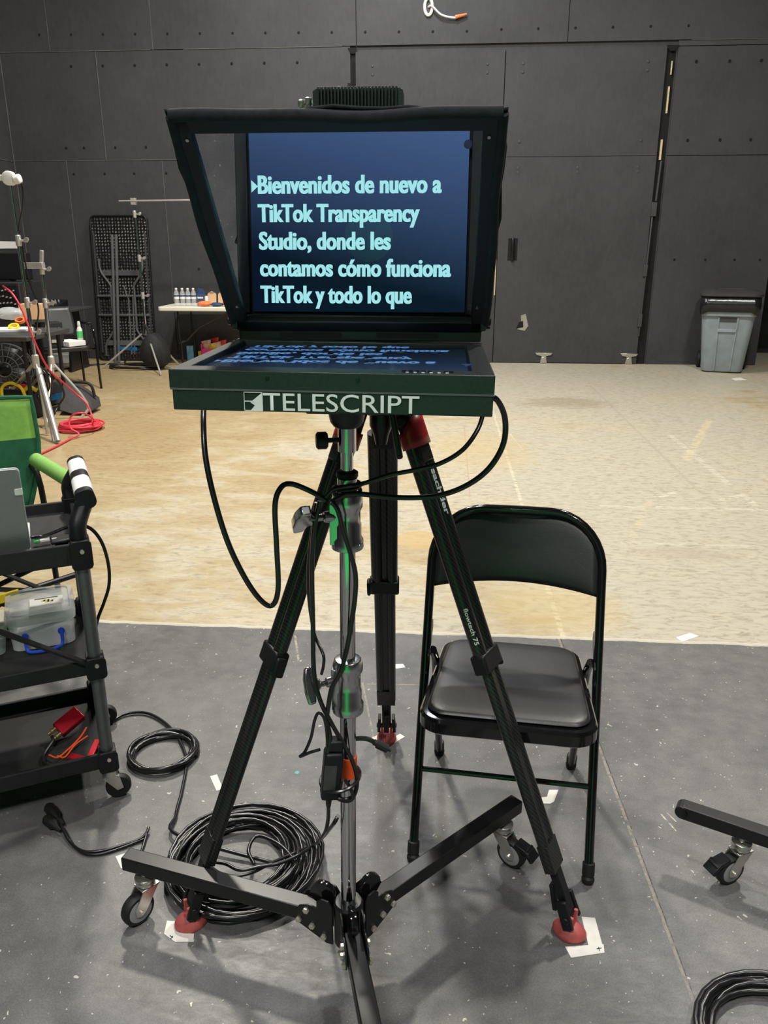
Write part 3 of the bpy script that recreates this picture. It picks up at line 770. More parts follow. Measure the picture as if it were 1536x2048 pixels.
q.add(vs, [(0, 1, 2, 3)]); q.m = 1; q.add(vs, [(4, 5, 6, 7), (0, 1, 5, 4), (1, 2, 6, 5), (2, 3, 7, 6), (3, 0, 4, 7)])
q.build('beam_splitter_glass', [M['beam_splitter'], M['clear_pane']], tp)
for x, tt in ((-FWd / 2 + 0.012, FL - 0.028), (FWd / 2 - 0.012, FL - 0.028), (-FWd / 2 + 0.012, 0.06), (FWd / 2 - 0.012, 0.06)):
    q = MB(); q.lathe([(0.0028, 0), (0.0024, 0.002)], gp(x, tt, -FT / 2), -GN, 10); q.build('frame_screw', M['cast'], tp)
q = MB(); q.box((BX, BY1 - 0.006, BZ1 + 0.011), (0.425, 0.014, 0.022)); q.build('hinge_plate', M['black_metal'], tp, bevel=0.002)
for x in (-0.085, 0.085): q = MB(); q.prism(rrect(0.11, 0.008, 0.0039), (BX + x, BY1 - 0.0135, BZ1 + 0.010), (1, 0, 0), (0, 0, 1), 0.002); q.build('hinge_slot', M['hole'], tp)
# cloth hood behind the glass
q = MB()
prof = [(-0.004, 0.012), (FL + 0.004, 0.006)]
def hood_loop(k):
    """ring k=0 hugs the frame, k=1 is the back opening around the lens"""
    out = []; n = 14
    f00, f10, f11, f01 = gp(-FWd / 2 - 0.008, -0.004, 0.006), gp(FWd / 2 + 0.008, -0.004, 0.006), gp(FWd / 2 + 0.010, FL + 0.010, 0.0), gp(-FWd / 2 - 0.010, FL + 0.010, 0.0)
    yb = 1.60
    b00, b10, b11, b01 = Vector((BX - 0.18, yb - 0.02, 1.345)), Vector((BX + 0.18, yb - 0.02, 1.345)), Vector((BX + 0.18, yb, 1.578)), Vector((BX - 0.18, yb, 1.578))
    cs = [f00.lerp(b00, k), f10.lerp(b10, k), f11.lerp(b11, k), f01.lerp(b01, k)]
    for i in range(4):
        p, r_ = cs[i], cs[(i + 1) % 4]
        for j in range(n):
            s_ = j / n; v = p.lerp(r_, s_)
            wv = 0.004 * math.sin(s_ * 9 + i * 2 + k * 3) * (1 if i == 2 else 0.6) + 0.0025 * math.sin(s_ * 23 + i + k * 5)
            if i == 2: v.z += wv - 0.002
            elif i in (1, 3): v.x += wv * (1 if i == 1 else -1)
            out.append(v)
    return out
lo = [hood_loop(k / 8) for k in range(9)]
q.loft(lo[::1]); q.f = q.f[:-2] + [q.f[-1]]; q.mi = q.mi[:len(q.f)]
q.build('hood', M['cloth'], tp, solid=0.004, ang=60)
# cloth binding around the frame
q = MB()
def edge_pts(a, b, n, amp, ph, dr):
    return [Vector(a).lerp(Vector(b), i / n) + Vector(dr) * (amp * math.sin(ph + 7.5 * i / n) + amp * 0.5 * math.sin(ph * 2 + 17 * i / n)) for i in range(n + 1)]
A0, A1 = gp(-FWd / 2 - 0.004, FL + 0.003, -0.004), gp(FWd / 2 + 0.004, FL + 0.003, -0.004)
C0, C1 = gp(-FWd / 2 - 0.004, 0.012, -0.004), gp(FWd / 2 + 0.004, 0.012, -0.004)
q.tube(edge_pts(A0, A1, 24, 0.0022, 0.4, (0, 0, 1)), 0.0085, 10)
q.tube(edge_pts(A0, C0, 20, 0.0016, 1.4, (1, 0, 0)), 0.0075, 10)
q.tube(edge_pts(A1, C1, 20, 0.0016, 2.6, (1, 0, 0)), 0.0075, 10)
q.build('hood_binding', M['cloth'], tp, ang=60)
for s in (-1, 1): q = MB(); q.box((BX + s * 0.2145, 1.392, 1.302), (0.010, 0.024, 0.034)); q.cyl((BX + s * 0.218, 1.388, 1.300), (BX + s * 0.228, 1.388, 1.300), 0.008, n=14); q.build('frame_bracket', M['black_metal'], tp, bevel=0.002)

# ---- rolling stand
HX, HY = -0.166, 1.235
LEGZ, LH, LWD, LLEN = 0.142, 0.034, 0.036, 0.525
TILT = Vector((0.012, -0.004, 1.0))        # the column leans a little
def colp(z): return Vector((HX, HY, 0.15)) + TILT * (z - 0.15)
caster_serial = [0]
def caster(parent, stem, heading, leg_m, lock=False):
    """swivel caster: metal parts hang under the stem point, the wheel trails along heading; parent is the stand"""
    hd = Vector((math.cos(heading), math.sin(heading), 0)); sd = Vector((-hd.y, hd.x, 0))
    s0 = Vector(stem); wc = Vector((s0.x, s0.y, 0.0375)) + hd * 0.026
    q = MB(); q.cyl(s0, (s0.x, s0.y, s0.z - 0.022), 0.009, n=14); q.lathe([(0.012, 0), (0.021, 0.004), (0.0225, 0.010), (0.021, 0.014), (0.023, 0.017), (0.023, 0.022), (0.012, 0.026)], (s0.x, s0.y, s0.z - 0.040), (0, 0, 1), 20)
    for s in (-1, 1):
        pl = [(-0.022, s0.z - 0.040 - 0.0375), (0.016, s0.z - 0.040 - 0.0375), (0.040, 0.012), (0.038, -0.007), (0.028, -0.012), (0.016, -0.006)]
        q.prism(pl, Vector((s0.x, s0.y, 0.0375)) + sd * (0.0165 * s), hd, (0, 0, 1), 0.003)
    q.beam(Vector((s0.x, s0.y, s0.z - 0.041)) - hd * 0.024, Vector((s0.x, s0.y, s0.z - 0.041)) + hd * 0.020, 0.036, 0.003)
    ca = q.build('caster', M['nickel'], parent, bevel=0.001)
    q = MB(); q.lathe([(0.010, -0.0125), (0.033, -0.0125), (0.0365, -0.008), (0.0375, 0), (0.0365, 0.008), (0.033, 0.0125), (0.010, 0.0125)], wc, sd, 28)
    q.build('wheel', M['rubber'], ca)
    q = MB(); q.lathe([(0.025, -0.0135), (0.027, -0.0128), (0.027, 0.0128), (0.025, 0.0135)], wc, sd, 24); q.build('wheel_hub', M['wheel_grey'], ca)
    q = MB(); q.cyl(wc - sd * 0.022, wc + sd * 0.022, 0.0048, n=8); q.build('axle', M['bolt'], ca)
    if lock:
        q = MB(); q.beam(wc + hd * 0.012 + Vector((0, 0, 0.036)), wc + hd * 0.052 + Vector((0, 0, 0.026)), 0.030, 0.012); q.beam(wc + hd * 0.040 + Vector((0, 0, 0.033)), wc + hd * 0.062 + Vector((0, 0, 0.012)), 0.034, 0.010)
        q.build('brake_pedal', M['black_plastic'], ca, bevel=0.002)
    return ca
def stand_leg(parent, ang, hub, cheading, lock, rounded=False, cin=0.05):
    d = Vector((math.cos(ang), math.sin(ang), 0)); sd = Vector((-d.y, d.x, 0)); h = Vector((hub[0], hub[1], LEGZ))
    q = MB(); q.beam(h + d * 0.045, h + d * LLEN, LWD, LH)
    if rounded: q.cyl(h + d * LLEN - sd * LWD / 2, h + d * LLEN + sd * LWD / 2, LH / 2, n=18)
    lg = q.build('leg', M['black_metal'], parent, bevel=0.003)
    for s in (-1, 1):
        q = MB(); pl = [(0.026, -0.052), (0.040, -0.052), (0.100, -0.018), (0.110, 0.006), (0.098, 0.026), (0.078, 0.034), (0.060, 0.030), (0.060, 0.046), (0.050, 0.056), (0.034, 0.054), (0.026, 0.040)]
        q.prism(pl, h + sd * (s * (LWD / 2 + 0.003)), d, (0, 0, 1), 0.004); q.build('hinge_bracket', M['black_metal'], lg, bevel=0.001)
    for s in (-1, 1):
        for a_, z_ in ((0.099, -0.008), (0.070, -0.016), (0.082, 0.020), (0.045, -0.036)):
            q = MB(); p = h + d * a_ + Vector((0, 0, z_)) + sd * (s * (LWD / 2 + 0.005)); q.lathe([(0.0068, 0), (0.0068, 0.005), (0.004, 0.007)], p, sd * s, 6); q.build('bracket_bolt', M['bolt'], lg)
    q = MB(); q.lathe([(0.016, -0.007), (0.026, -0.006), (0.027, 0), (0.026, 0.006), (0.016, 0.007)], h + d * 0.054 + Vector((0, 0, 0.052)), sd, 16); q.build('spring_latch', M['black_gloss'], lg)
    st = h + d * (LLEN - cin); caster(parent, (st.x, st.y, LEGZ - LH / 2 + 0.002), cheading, d, lock)
st = thing('rolling_stand', 'chrome rolling stand with three black legs holding up the teleprompter', 'stand', (HX, HY, 0))
for ang, chd, lk in ((166, 232, False), (46, -35, True), (-74, -100, False)): stand_leg(st, R(ang), (HX, HY), R(chd), lk, cin=0.045)
q = MB(); q.lathe([(0.026, 0.088), (0.030, 0.092), (0.030, 0.185), (0.026, 0.19)], (HX, HY, 0), (0, 0, 1), 24); q.build('hub', M['black_metal'], st)
q = MB(); q.cyl(colp(0.12), colp(0.65), 0.0148, n=28); q.build('base_column', M['chrome'], st)
q = MB(); q.cyl(colp(0.62), colp(0.96), 0.0135, n=28); q.build('middle_column', M['chrome'], st)
q = MB(); q.cyl(colp(0.94), colp(1.065), 0.0125, n=24); q.build('top_column', M['chrome'], st)
def casting(z0, h, s=1.0):
    o = colp(z0); ax = TILT
    q = MB(); q.lathe([(0.0165, 0), (0.0255 * s, 0.002), (0.0258 * s, 0.018), (0.0225 * s, 0.024), (0.0225 * s, 0.045), (0.021 * s, 0.048), (0.021 * s, h - 0.03), (0.0245 * s, h - 0.022), (0.0245 * s, h - 0.010), (0.0215 * s, h), (0.0150, h + 0.002)], o, ax, 24)
    q.beam(o + Vector((-0.018, -0.008, 0.012)), o + Vector((-0.018, -0.008, h - 0.015)), 0.020, 0.018, (1, 0, 0))
    q.cyl(o + Vector((-0.02, -0.008, h * 0.62)), o + Vector((-0.036, -0.016, h * 0.62)), 0.011, 0.009, n=14)
    q.cyl(o + Vector((0.021, -0.01, 0.010)), o + Vector((0.026, -0.013, 0.010)), 0.006, n=10)
    c = q.build('column_clamp', M['cast'], st, bevel=0.0012)
    return c
def wing(z0, h, tilt, k=1.0):
    o = colp(z0) + Vector((-0.036, -0.016, h * 0.62)); ax = Vector((-0.9, -0.42, 0)).normalized(); up = Vector((math.sin(tilt) * 0.4, -math.sin(tilt) * 0.9, math.cos(tilt))).normalized()
    q = MB(); q.cyl(o, o + ax * 0.014, 0.006, n=12)
    pl = [(0.010, -0.008), (0.020, -0.012), (0.022, -0.030), (0.034, -0.032), (0.038, -0.012), (0.038, 0.012), (0.034, 0.030), (0.022, 0.032), (0.020, 0.012), (0.010, 0.008)]
    q.prism([(x * k, y * k) for x, y in pl], o, ax, up, 0.013 * k)
    q.build('wing_knob', M['cast'], st, bevel=0.003)
casting(0.940, 0.098, 1.05); wing(0.940, 0.098, 0.9, 1.35)
casting(0.624, 0.108, 1.1); wing(0.624, 0.108, -0.5, 1.05)
q = MB(); q.lathe([(0.0125, 0), (0.0165, 0.002), (0.0165, 0.022), (0.012, 0.024)], colp(1.042), TILT, 24); q.build('top_collar', M['cast'], st)
q = MB(); q.lathe([(0.0150, 0), (0.0182, 0.003), (0.0182, 0.010), (0.014, 0.013)], colp(1.064), TILT, 24); q.build('collar_ring', M['black_plastic'], st)
q = MB(); q.cyl(colp(1.06), colp(1.12), 0.0102, n=24); q.build('spigot', M['chrome'], st)
q = MB(); q.lathe([(0.0125, 0), (0.0150, 0.001), (0.0150, 0.050), (0.0125, 0.052)], colp(1.108), TILT, 24); q.build('receiver_sleeve', M['chrome'], st)
p = colp(1.128)
q = MB(); q.cyl(p + Vector((-0.014, -0.004, 0)), p + Vector((-0.030, -0.008, 0)), 0.004, n=10); q.lathe([(0.011, 0), (0.0145, 0.003), (0.0145, 0.016), (0.011, 0.019)], p + Vector((-0.030, -0.008, 0)), (-0.96, -0.25, 0), 12); q.build('lock_knob', M['black_plastic'], st)
q = MB(); q.box((HX + 0.014, HY + 0.01, 1.1955), (0.115, 0.15, 0.030)); q.lathe([(0.020, 0), (0.027, 0.010), (0.032, 0.034)], colp(1.148), (0, 0, 1), 20); q.build('mounting_plate', M['black_metal'], st, bevel=0.003)
q = MB(); q.lathe([(0.0158, 0), (0.0166, 0.001), (0.0166, 0.043), (0.0158, 0.044)], colp(0.487), TILT, 24); q.build('orange_tape', M['orange_tape'], st)
# ================================================================== CAMERA TRIPOD behind the teleprompter
TC = Vector((-0.128, 1.588, 0))
tr = thing('camera_tripod', 'black carbon tripod with red leg clips and red rubber feet', 'tripod', TC)
feet = [Vector((-0.530, 1.335, 0)), Vector((0.300, 1.372, 0)), Vector((-0.150, 2.055, 0))]
apex_z = 1.165
q = MB(); q.lathe([(0.030, 0), (0.052, 0.006), (0.060, 0.03), (0.066, 0.055), (0.066, 0.07), (0.05, 0.075)], TC + Vector((0, 0, 1.10)), (0, 0, 1), 28); q.lathe([(0.012, 0), (0.016, 0.02), (0.024, 0.04), (0.024, 0.07)], TC + Vector((0, 0, 1.035)), (0, 0, 1), 18); q.build('bowl', M['black_metal'], tr)
for i, ft in enumerate(feet):
    rad = (ft - TC); rad.z = 0; rad.normalize(); tan = Vector((-rad.y, rad.x, 0))
    top = TC + rad * 0.055 + Vector((0, 0, 1.115)); bot = ft + Vector((0, 0, 0.045))
    def at(t): return top.lerp(bot, t)
    d = (bot - top).normalized(); nrm = tan.cross(d).normalized()
    q = MB()
    for s in (-1, 1): q.cyl(at(0.07) + tan * (0.0185 * s), at(0.47) + tan * (0.0185 * s), 0.0150, n=18)
    q.beam(at(0.06), at(0.47), 0.030, 0.014, nrm)
    lg = q.build('leg', M['carbon'], tr)
    q = MB(); q.beam(at(0.0), at(0.10), 0.046, 0.034, nrm); q.cyl(at(0.02) - tan * 0.032, at(0.02) + tan * 0.032, 0.012, n=14); q.build('leg_hinge', M['black_plastic'], lg, bevel=0.004)
    q = MB(); lp = [at(0.040) + tan * (0.036 * math.cos(a)) + nrm * (0.024 * math.sin(a)) for a in [2 * PI * k / 28 for k in range(28)]]
    lp2 = [p + d * 0.034 for p in lp]; lp3 = [p - d * (0.030 * max(0, math.cos(2 * PI * (k + 7) / 28 * 1.0)) if True else 0) for k, p in enumerate(lp)]
    q.grid(lambda u, v, A=lp3, B=lp2: A[int(round(u * 28)) % 28].lerp(B[int(round(u * 28)) % 28], v), 28, 4, True)
    (q.build('carry_clip', M['red_strap'], lg, solid=0.004) if i < 2 else None)
    q = MB(); q.beam(at(0.455), at(0.492), 0.074, 0.034, nrm); q.beam(at(0.462) + tan * 0.040 - nrm * 0.0, at(0.500) + tan * 0.040, 0.010, 0.026, nrm); q.build('clamp', M['black_plastic'], lg, bevel=0.005)
    q = MB()
    for s in (-1, 1): q.cyl(at(0.46) + tan * (0.0155 * s), at(0.885) + tan * (0.0155 * s), 0.0120, n=16)
    q.beam(at(0.46), at(0.885), 0.026, 0.015, nrm); q.beam(at(0.84), at(0.895), 0.052, 0.024, nrm); q.build('lower_tube', M['carbon'], lg, bevel=0.001)
    q = MB(); q.beam(at(0.86), at(0.985), 0.026, 0.019, nrm)
    for s in (-1, 1): q.beam(at(0.955) + tan * (0.020 * s), at(1.0) + tan * (0.024 * s) + rad * 0.004 - Vector((0, 0, 0.012)), 0.009, 0.024, nrm)
    q.beam(at(0.93) + nrm * 0.018, at(0.985) + nrm * 0.030, 0.016, 0.010, nrm); q.cyl(at(0.992) - tan * 0.030, at(0.992) + tan * 0.030, 0.008, n=10)
    q.build('spike', M['black_plastic'], lg, bevel=0.002)
    q = MB(); a0 = math.atan2(rad.y, rad.x)
    loops = []
    for k, (s_, z) in enumerate(((1.0, 0.0), (1.03, 0.006), (1.0, 0.013), (0.82, 0.021), (0.55, 0.029), (0.30, 0.031))):
        loops.append([Vector((ft.x + math.cos(a0) * x - math.sin(a0) * y, ft.y + math.sin(a0) * x + math.cos(a0) * y, z)) for x, y in
                      [(0.033 * s_ * math.cos(a) * (1 + 0.12 * math.cos(2 * a)), 0.029 * s_ * math.sin(a)) for a in [2 * PI * j / 24 for j in range(24)]]])
    q.loft(loops)
    for s in (-1, 1): q.beam(ft + tan * (0.014 * s) + Vector((0, 0, 0.02)), ft + tan * (0.014 * s) + Vector((0, 0, 0.058)), 0.007, 0.022, rad)
    q.build('rubber_foot', M['red_rubber'], lg, bevel=0.002)
    if i == 1:
        outw = nrm if nrm.dot(rad) > 0 else -nrm
        for body, t0, ts, mixn, ln_, cp, nm in (('sachtler', 0.115, 1, (0.85, -0.52), 0.098, 0.0115, 'maker_name'), ('flowtech 75', 0.365, -1, (0.55, -0.83), 0.080, 0.0090, 'model_name')):
            pn = (outw * mixn[0] + tan * mixn[1]).normalized(); upd = pn.cross(d)
            q = MB(); put_text(q, body, at(t0) + tan * (0.0185 * ts) + pn * 0.0154 - upd * (cp * 0.5), d, upd, ln_, cp, bold=0.03 if ts > 0 else 0.012)
            q.build(nm, M['lettering'], lg)
q = MB(); q.beam(TC + Vector((0.02, -0.075, 1.16)), TC + Vector((0.045, -0.10, 1.03)), 0.022, 0.012, (1, 0, 0)); q.build('bowl_lever', M['black_metal'], tr, bevel=0.004)
q = MB()
q.lathe([(0.045, 0), (0.050, 0.01), (0.050, 0.06), (0.040, 0.075)], TC + Vector((0, 0, 1.17)), (0, 0, 1), 24); q.box((TC.x, TC.y, 1.27), (0.085, 0.10, 0.06)); q.box((TC.x, TC.y + 0.03, 1.315), (0.06, 0.16, 0.022))
q.build('fluid_head', M['black_metal'], tr, bevel=0.006)

vc = thing('video_camera', 'black video camera behind the prompter hood', 'camera', (TC.x, TC.y, 1.326))
q = MB(); q.box((-0.150, 1.78, 1.455), (0.13, 0.22, 0.255)); q.build('camera_body', M['black_plastic'], vc, bevel=0.008)
q = MB(); q.lathe([(0.036, 0), (0.040, 0.01), (0.040, 0.06), (0.046, 0.065), (0.046, 0.10)], (-0.150, 1.67, 1.44), (0, -1, 0), 24); q.build('lens', M['black_gloss'], vc)
q = MB(); q.box((-0.17, 1.78, 1.60), (0.05, 0.14, 0.04)); q.build('top_mount', M['black_metal'], vc, bevel=0.003)
wt = thing('wireless_transmitter', 'black finned radio box on top of the prompter camera', 'transmitter', (-0.188, 1.76, 1.62))
p0, p1 = Yp(625, 210, 1.70), Yp(805, 172, 1.70)
q = MB(); cx, wz = (p0.x + p1.x) / 2, p1.x - p0.x; zt = p1.z; zb = 1.62
q.prism([(-wz / 2, zb - zt), (wz / 2, zb - zt), (wz / 2, -0.004), (wz / 2 - 0.006, -0.001), (-wz / 2 + 0.006, -0.001), (-wz / 2, -0.006)], (cx, 1.735, zt), (1, 0, 0), (0, 0, 1), 0.06)
for k in range(24): q.box((cx - wz / 2 + 0.012 + (wz - 0.024) * k / 23, 1.70, (zt + zb) / 2), (0.0032, 0.012, zt - zb)); q.box((cx - wz / 2 + 0.012 + (wz - 0.024) * k / 23, 1.735, zt + 0.0005), (0.0032, 0.06, 0.003))
q.build('finned_case', M['housing'], wt, bevel=0.0008)
for dx, dz in ((-0.011, -0.018), (-0.025, -0.022)):
    q = MB(); q.lathe([(0.006, 0), (0.0075, 0.003), (0.0075, 0.012), (0.005, 0.014)], (cx - wz / 2 + dx, 1.72, zt + dz - 0.010), (0, 0, 1), 10); q.cyl((cx - wz / 2 + dx, 1.72, zb - 0.01), (cx - wz / 2 + dx, 1.72, zt + dz - 0.008), 0.005, n=10); q.beam((cx - wz / 2 + dx - 0.004, 1.72, zt - 0.022), (cx - wz / 2 + dx + 0.016, 1.72, zt - 0.022), 0.006, 0.006); q.build('antenna_plug', M['nickel'], wt)

# ================================================================== FOLDING CHAIR
CH = Vector((0.1775, 1.750, 0)); CRZ = R(-5.5)
ch = thing('folding_chair', 'black padded steel folding chair behind the tripod', 'chair', CH, CRZ)
def tube_front(z): return -0.215 + 0.44 * z
# continuous front frame: foot, up, over the top, down
hw = 0.208
pts = []
def fp(x, z): return (x, tube_front(z), z)
pts += [fp(-hw, 0.02), fp(-hw, 0.2), fp(-hw, 0.45), fp(-hw, 0.62)]
arc = [(-hw + 0.13 * (1 - math.cos(a)), 0.675 + 0.125 * math.sin(a)) for a in [R(10 * k) for k in range(0, 10)]]
pts += [fp(*p) for p in arc]
pts += [fp(-p[0], p[1]) for p in reversed(arc)]
pts += [fp(hw, 0.62), fp(hw, 0.45), fp(hw, 0.2), fp(hw, 0.02)]
q = MB(); q.tube(pts, 0.0112, 12); q.build('front_frame', M['black_gloss'], ch, world=False)
q = MB(); q.tube([fp(-hw, 0.205), fp(hw, 0.205)], 0.0068, 10); q.build('stretcher', M['black_gloss'], ch, world=False)
for s in (-1, 1):
    q = MB(); q.tube(smooth_path([(s * 0.190, 0.225, 0.015), (s * 0.190, 0.150, 0.18), (s * 0.188, 0.045, 0.40), (s * 0.192, -0.005, 0.47)], 5), 0.0105, 12); q.build('rear_leg', M['black_gloss'], ch, world=False)
    q = MB(); q.beam((s * 0.200, -0.03, 0.455), (s * 0.203, 0.085, 0.500), 0.004, 0.026); q.build('side_link', M['black_metal'], ch, world=False, bevel=0.001)
    for f in ((s * hw, tube_front(0.012), 0.0), (s * 0.190, 0.232, 0.0)):
        q = MB(); q.lathe([(0.012, 0), (0.0145, 0.004), (0.0155, 0.012), (0.012, 0.018), (0.0145, 0.020), (0.0145, 0.048), (0.0120, 0.050)], f, (0, (0.30 if f[1] < 0 else -0.25), 1), 14); q.build('foot_cap', M['rubber'], ch, world=False)
# seat pan and cushion
def seat_loop(w0, w1, y0, y1, r, z, n=6):
    out = []
    for cx, cy, a0, rr in ((w1 - r, y1 - r, 0, r), (-w1 + r, y1 - r, 90, r), (-w0 + r, y0 + r, 180, r), (w0 - r, y0 + r, 270, r)):
        for i in range(n + 1):
            a = R(a0 + 90 * i / n); out.append(Vector((cx + rr * math.cos(a), cy + rr * math.sin(a), z)))
    return out
q = MB(); q.loft([seat_loop(0.190, 0.172, -0.250, 0.130, 0.050, 0.392), seat_loop(0.197, 0.178, -0.257, 0.136, 0.055, 0.398), seat_loop(0.197, 0.178, -0.257, 0.136, 0.055, 0.424), seat_loop(0.192, 0.173, -0.252, 0.131, 0.052, 0.431), seat_loop(0.180, 0.162, -0.240, 0.120, 0.045, 0.4325)])
q.build('seat_pan', M['black_gloss'], ch, world=False)
q = MB(); lp = []
for k in range(9):
    t = k / 8; s_ = 1 - 0.055 * t * t - (0.94 * max(0, (t - 0.5) * 2) ** 1.3 if t > 0.5 else 0)
    pass
lp = [seat_loop(0.183, 0.165, -0.242, 0.122, 0.045, 0.430), seat_loop(0.182, 0.164, -0.241, 0.121, 0.045, 0.438), seat_loop(0.176, 0.158, -0.235, 0.115, 0.042, 0.4445), seat_loop(0.160, 0.142, -0.218, 0.100, 0.04, 0.4475), seat_loop(0.12, 0.105, -0.17, 0.06, 0.04, 0.4480), seat_loop(0.06, 0.055, -0.10, 0.0, 0.03, 0.4450), seat_loop(0.01, 0.01, -0.05, -0.03, 0.005, 0.4445)]
q.loft(lp); q.build('seat_cushion', M['vinyl'], ch, world=False, sub=1)
# curved back panel between the tubes
def back_fn(th):
    def fn(u, v):
        x = -0.198 + 0.396 * u
        k = abs(2 * u - 1)
        zlo = 0.626 - 0.010 * k ** 2
        xa = abs(x); ztop = 0.803
        if xa > hw - 0.13 - 0.0: 
            c = min(1.0, (xa - (hw - 0.13)) / 0.13); ztop = 0.674 + 0.129 * math.sqrt(max(0.0, 1 - c * c))
        z = zlo + (ztop - zlo) * v
        y = tube_front(z) + 0.036 * (1 - k * k) * (1.0 - 0.25 * v) + th * (1 - 0.7 * k ** 4) * (1 - (2 * v - 1) ** 6)
        return (x, y, z)
    return fn
q = MB(); f_ = back_fn(-0.007); g_ = back_fn(0.007)
q.grid(f_, 25, 12); q.grid(g_, 25, 12); 
o = q.build('backrest', M['vinyl'], ch, world=False, solid=0.005, ang=60)

# ================================================================== CABLES on the stand
def cable(name, label, pts, r=0.0045, m='cable', k=8, n=8, grp=None):
    q = MB(); q.tube(smooth_path(pts, k), r, n); o = q.build(name, M[m], ang=80)
    return tag(o, label, 'cable', grp)
def pxs(lst): return [Yp(x, y, yy) for x, y, yy in lst]
cable('video_cable', 'black cable drooping in a long narrow loop below the outer end of the prompter case', pxs([(408, 800, 1.25), (407, 850, 1.20), (412, 920, 1.17), (432, 1010, 1.15), (462, 1100, 1.15), (505, 1180, 1.16), (540, 1212, 1.17), (556, 1180, 1.17), (553, 1090, 1.17), (550, 1010, 1.17), (562, 975, 1.18), (583, 968, 1.19), (620, 982, 1.19), (652, 1000, 1.195)]), 0.0045)
cable('power_cable', 'black cable looping widest from the side of the prompter case to the column', pxs([(975, 796, 1.15), (994, 800, 1.16), (1010, 838, 1.18), (1006, 890, 1.18), (975, 940, 1.18), (925, 975, 1.19), (865, 993, 1.20), (790, 995, 1.20), (720, 988, 1.195), (690, 990, 1.19), (665, 1003, 1.195)]), 0.0045)
cable('signal_cable', 'black cable curving from under the prompter case to the column, above the wider loop', pxs([(968, 822, 1.25), (955, 860, 1.22), (925, 900, 1.20), (880, 927, 1.20), (830, 940, 1.20), (780, 950, 1.20), (730, 966, 1.20), (700, 972, 1.19), (668, 978, 1.195), (650, 995, 1.195)]), 0.0038)
cable('braided_cable', 'braided cable running down the front of the chrome column', pxs([(664, 1004, 1.19), (676, 1022, 1.19), (688, 1065, 1.195), (702, 1110, 1.20), (711, 1150, 1.205), (710, 1195, 1.205), (702, 1250, 1.205), (692, 1305, 1.20), (680, 1345, 1.19), (664, 1375, 1.19), (657, 1410, 1.19), (654, 1440, 1.19), (660, 1475, 1.185), (655, 1505, 1.18)]), 0.0042)
cable('charger_cable', 'black cord hanging beside the column and wrapped past the orange tape', pxs([(640, 1002, 1.20), (628, 1060, 1.20), (624, 1140, 1.21), (626, 1250, 1.21), (628, 1345, 1.20), (640, 1400, 1.19), (662, 1445, 1.19), (688, 1490, 1.195), (706, 1525, 1.20), (714, 1560, 1.20), (708, 1590, 1.20), (690, 1600, 1.185), (678, 1592, 1.19), (682, 1560, 1.19)]), 0.0042)
cable('thin_cord', 'thin black cord dropping from the clamp to the lower wing knob', pxs([(632, 1005, 1.215), (618, 1110, 1.23), (617, 1190, 1.24), (628, 1265, 1.23), (646, 1308, 1.20), (647, 1330, 1.195), (643, 1348, 1.20)]), 0.0028)
cable('cord_wrap', 'black cord wound round the top of the chrome column', [colp(1.036) + Vector((0.0215 * math.cos(a), 0.0215 * math.sin(a), 0.0016 * a - 0.004)) for a in [R(25 * i) for i in range(0, 34)]], 0.0036)
o = thing('plug_lead', 'short black lead sticking out beside the column, ending in a plug', 'cable', pxs([(712, 1477, 1.25)])[0])
q = MB(); q.tube(smooth_path(pxs([(695, 1484, 1.245), (713, 1477, 1.25), (735, 1478, 1.25), (752, 1486, 1.25)])), 0.0045, 8); q.build('lead', M['cable'], o)
q = MB(); a_, b_ = pxs([(748, 1484, 1.25), (775, 1498, 1.25)]); q.tube([a_, a_.lerp(b_, 0.2), a_.lerp(b_, 0.25), b_], [0.006, 0.006, 0.009, 0.008], 10); q.tube([b_, b_ + (b_ - a_) * 0.25], 0.003, 8); q.build('plug', M['rubber'], o)
# power brick strapped to the column
bc = Yp(664, 1540, 1.190)
o = thing('power_brick', 'black power adapter strapped to the chrome column below the orange tape', 'power adapter', bc)
q = MB(); tp_, bt_ = Yp(668, 1500, 1.190), Yp(659, 1592, 1.190)
q.beam(tp_, bt_, 0.034, 0.030, (0.25, -1, 0)); q.beam(Yp(671, 1476, 1.195), Yp(668, 1500, 1.192), 0.030, 0.026, (0.25, -1, 0)); q.build('brick_case', M['black_plastic'], o, bevel=0.005)
q = MB(); a_, b_ = Yp(655, 1530, 1.163), Yp(654, 1545, 1.163)
q.beam(Yp(662, 1532, 1.1742), Yp(658, 1580, 1.1742), 0.022, 0.0015, (0.25, -1, 0)) ; q.build('rating_label', M['brick_label'], o)
q = MB(); lp = []
for i in range(24):
    a = 2 * PI * i / 24; cxy = colp(0.497); lp.append(Vector((cxy.x - 0.012 + 0.036 * math.cos(a), cxy.y - 0.022 + 0.041 * math.sin(a), 0.497 + 0.007 * math.cos(a))))
q.tube(lp, 0.0035, 8, closed=True); q.build('strap', M['cable'], o)
q = MB(); q.tube(smooth_path(pxs([(655, 1492, 1.185), (653, 1462, 1.18), (648, 1436, 1.18), (637, 1426, 1.18), (629, 1442, 1.18), (622, 1475, 1.18), (610, 1503, 1.175), (600, 1513, 1.175), (620, 1505, 1.17), (640, 1499, 1.17)])), 0.0028, 8); q.build('output_cord', M['cable'], o)
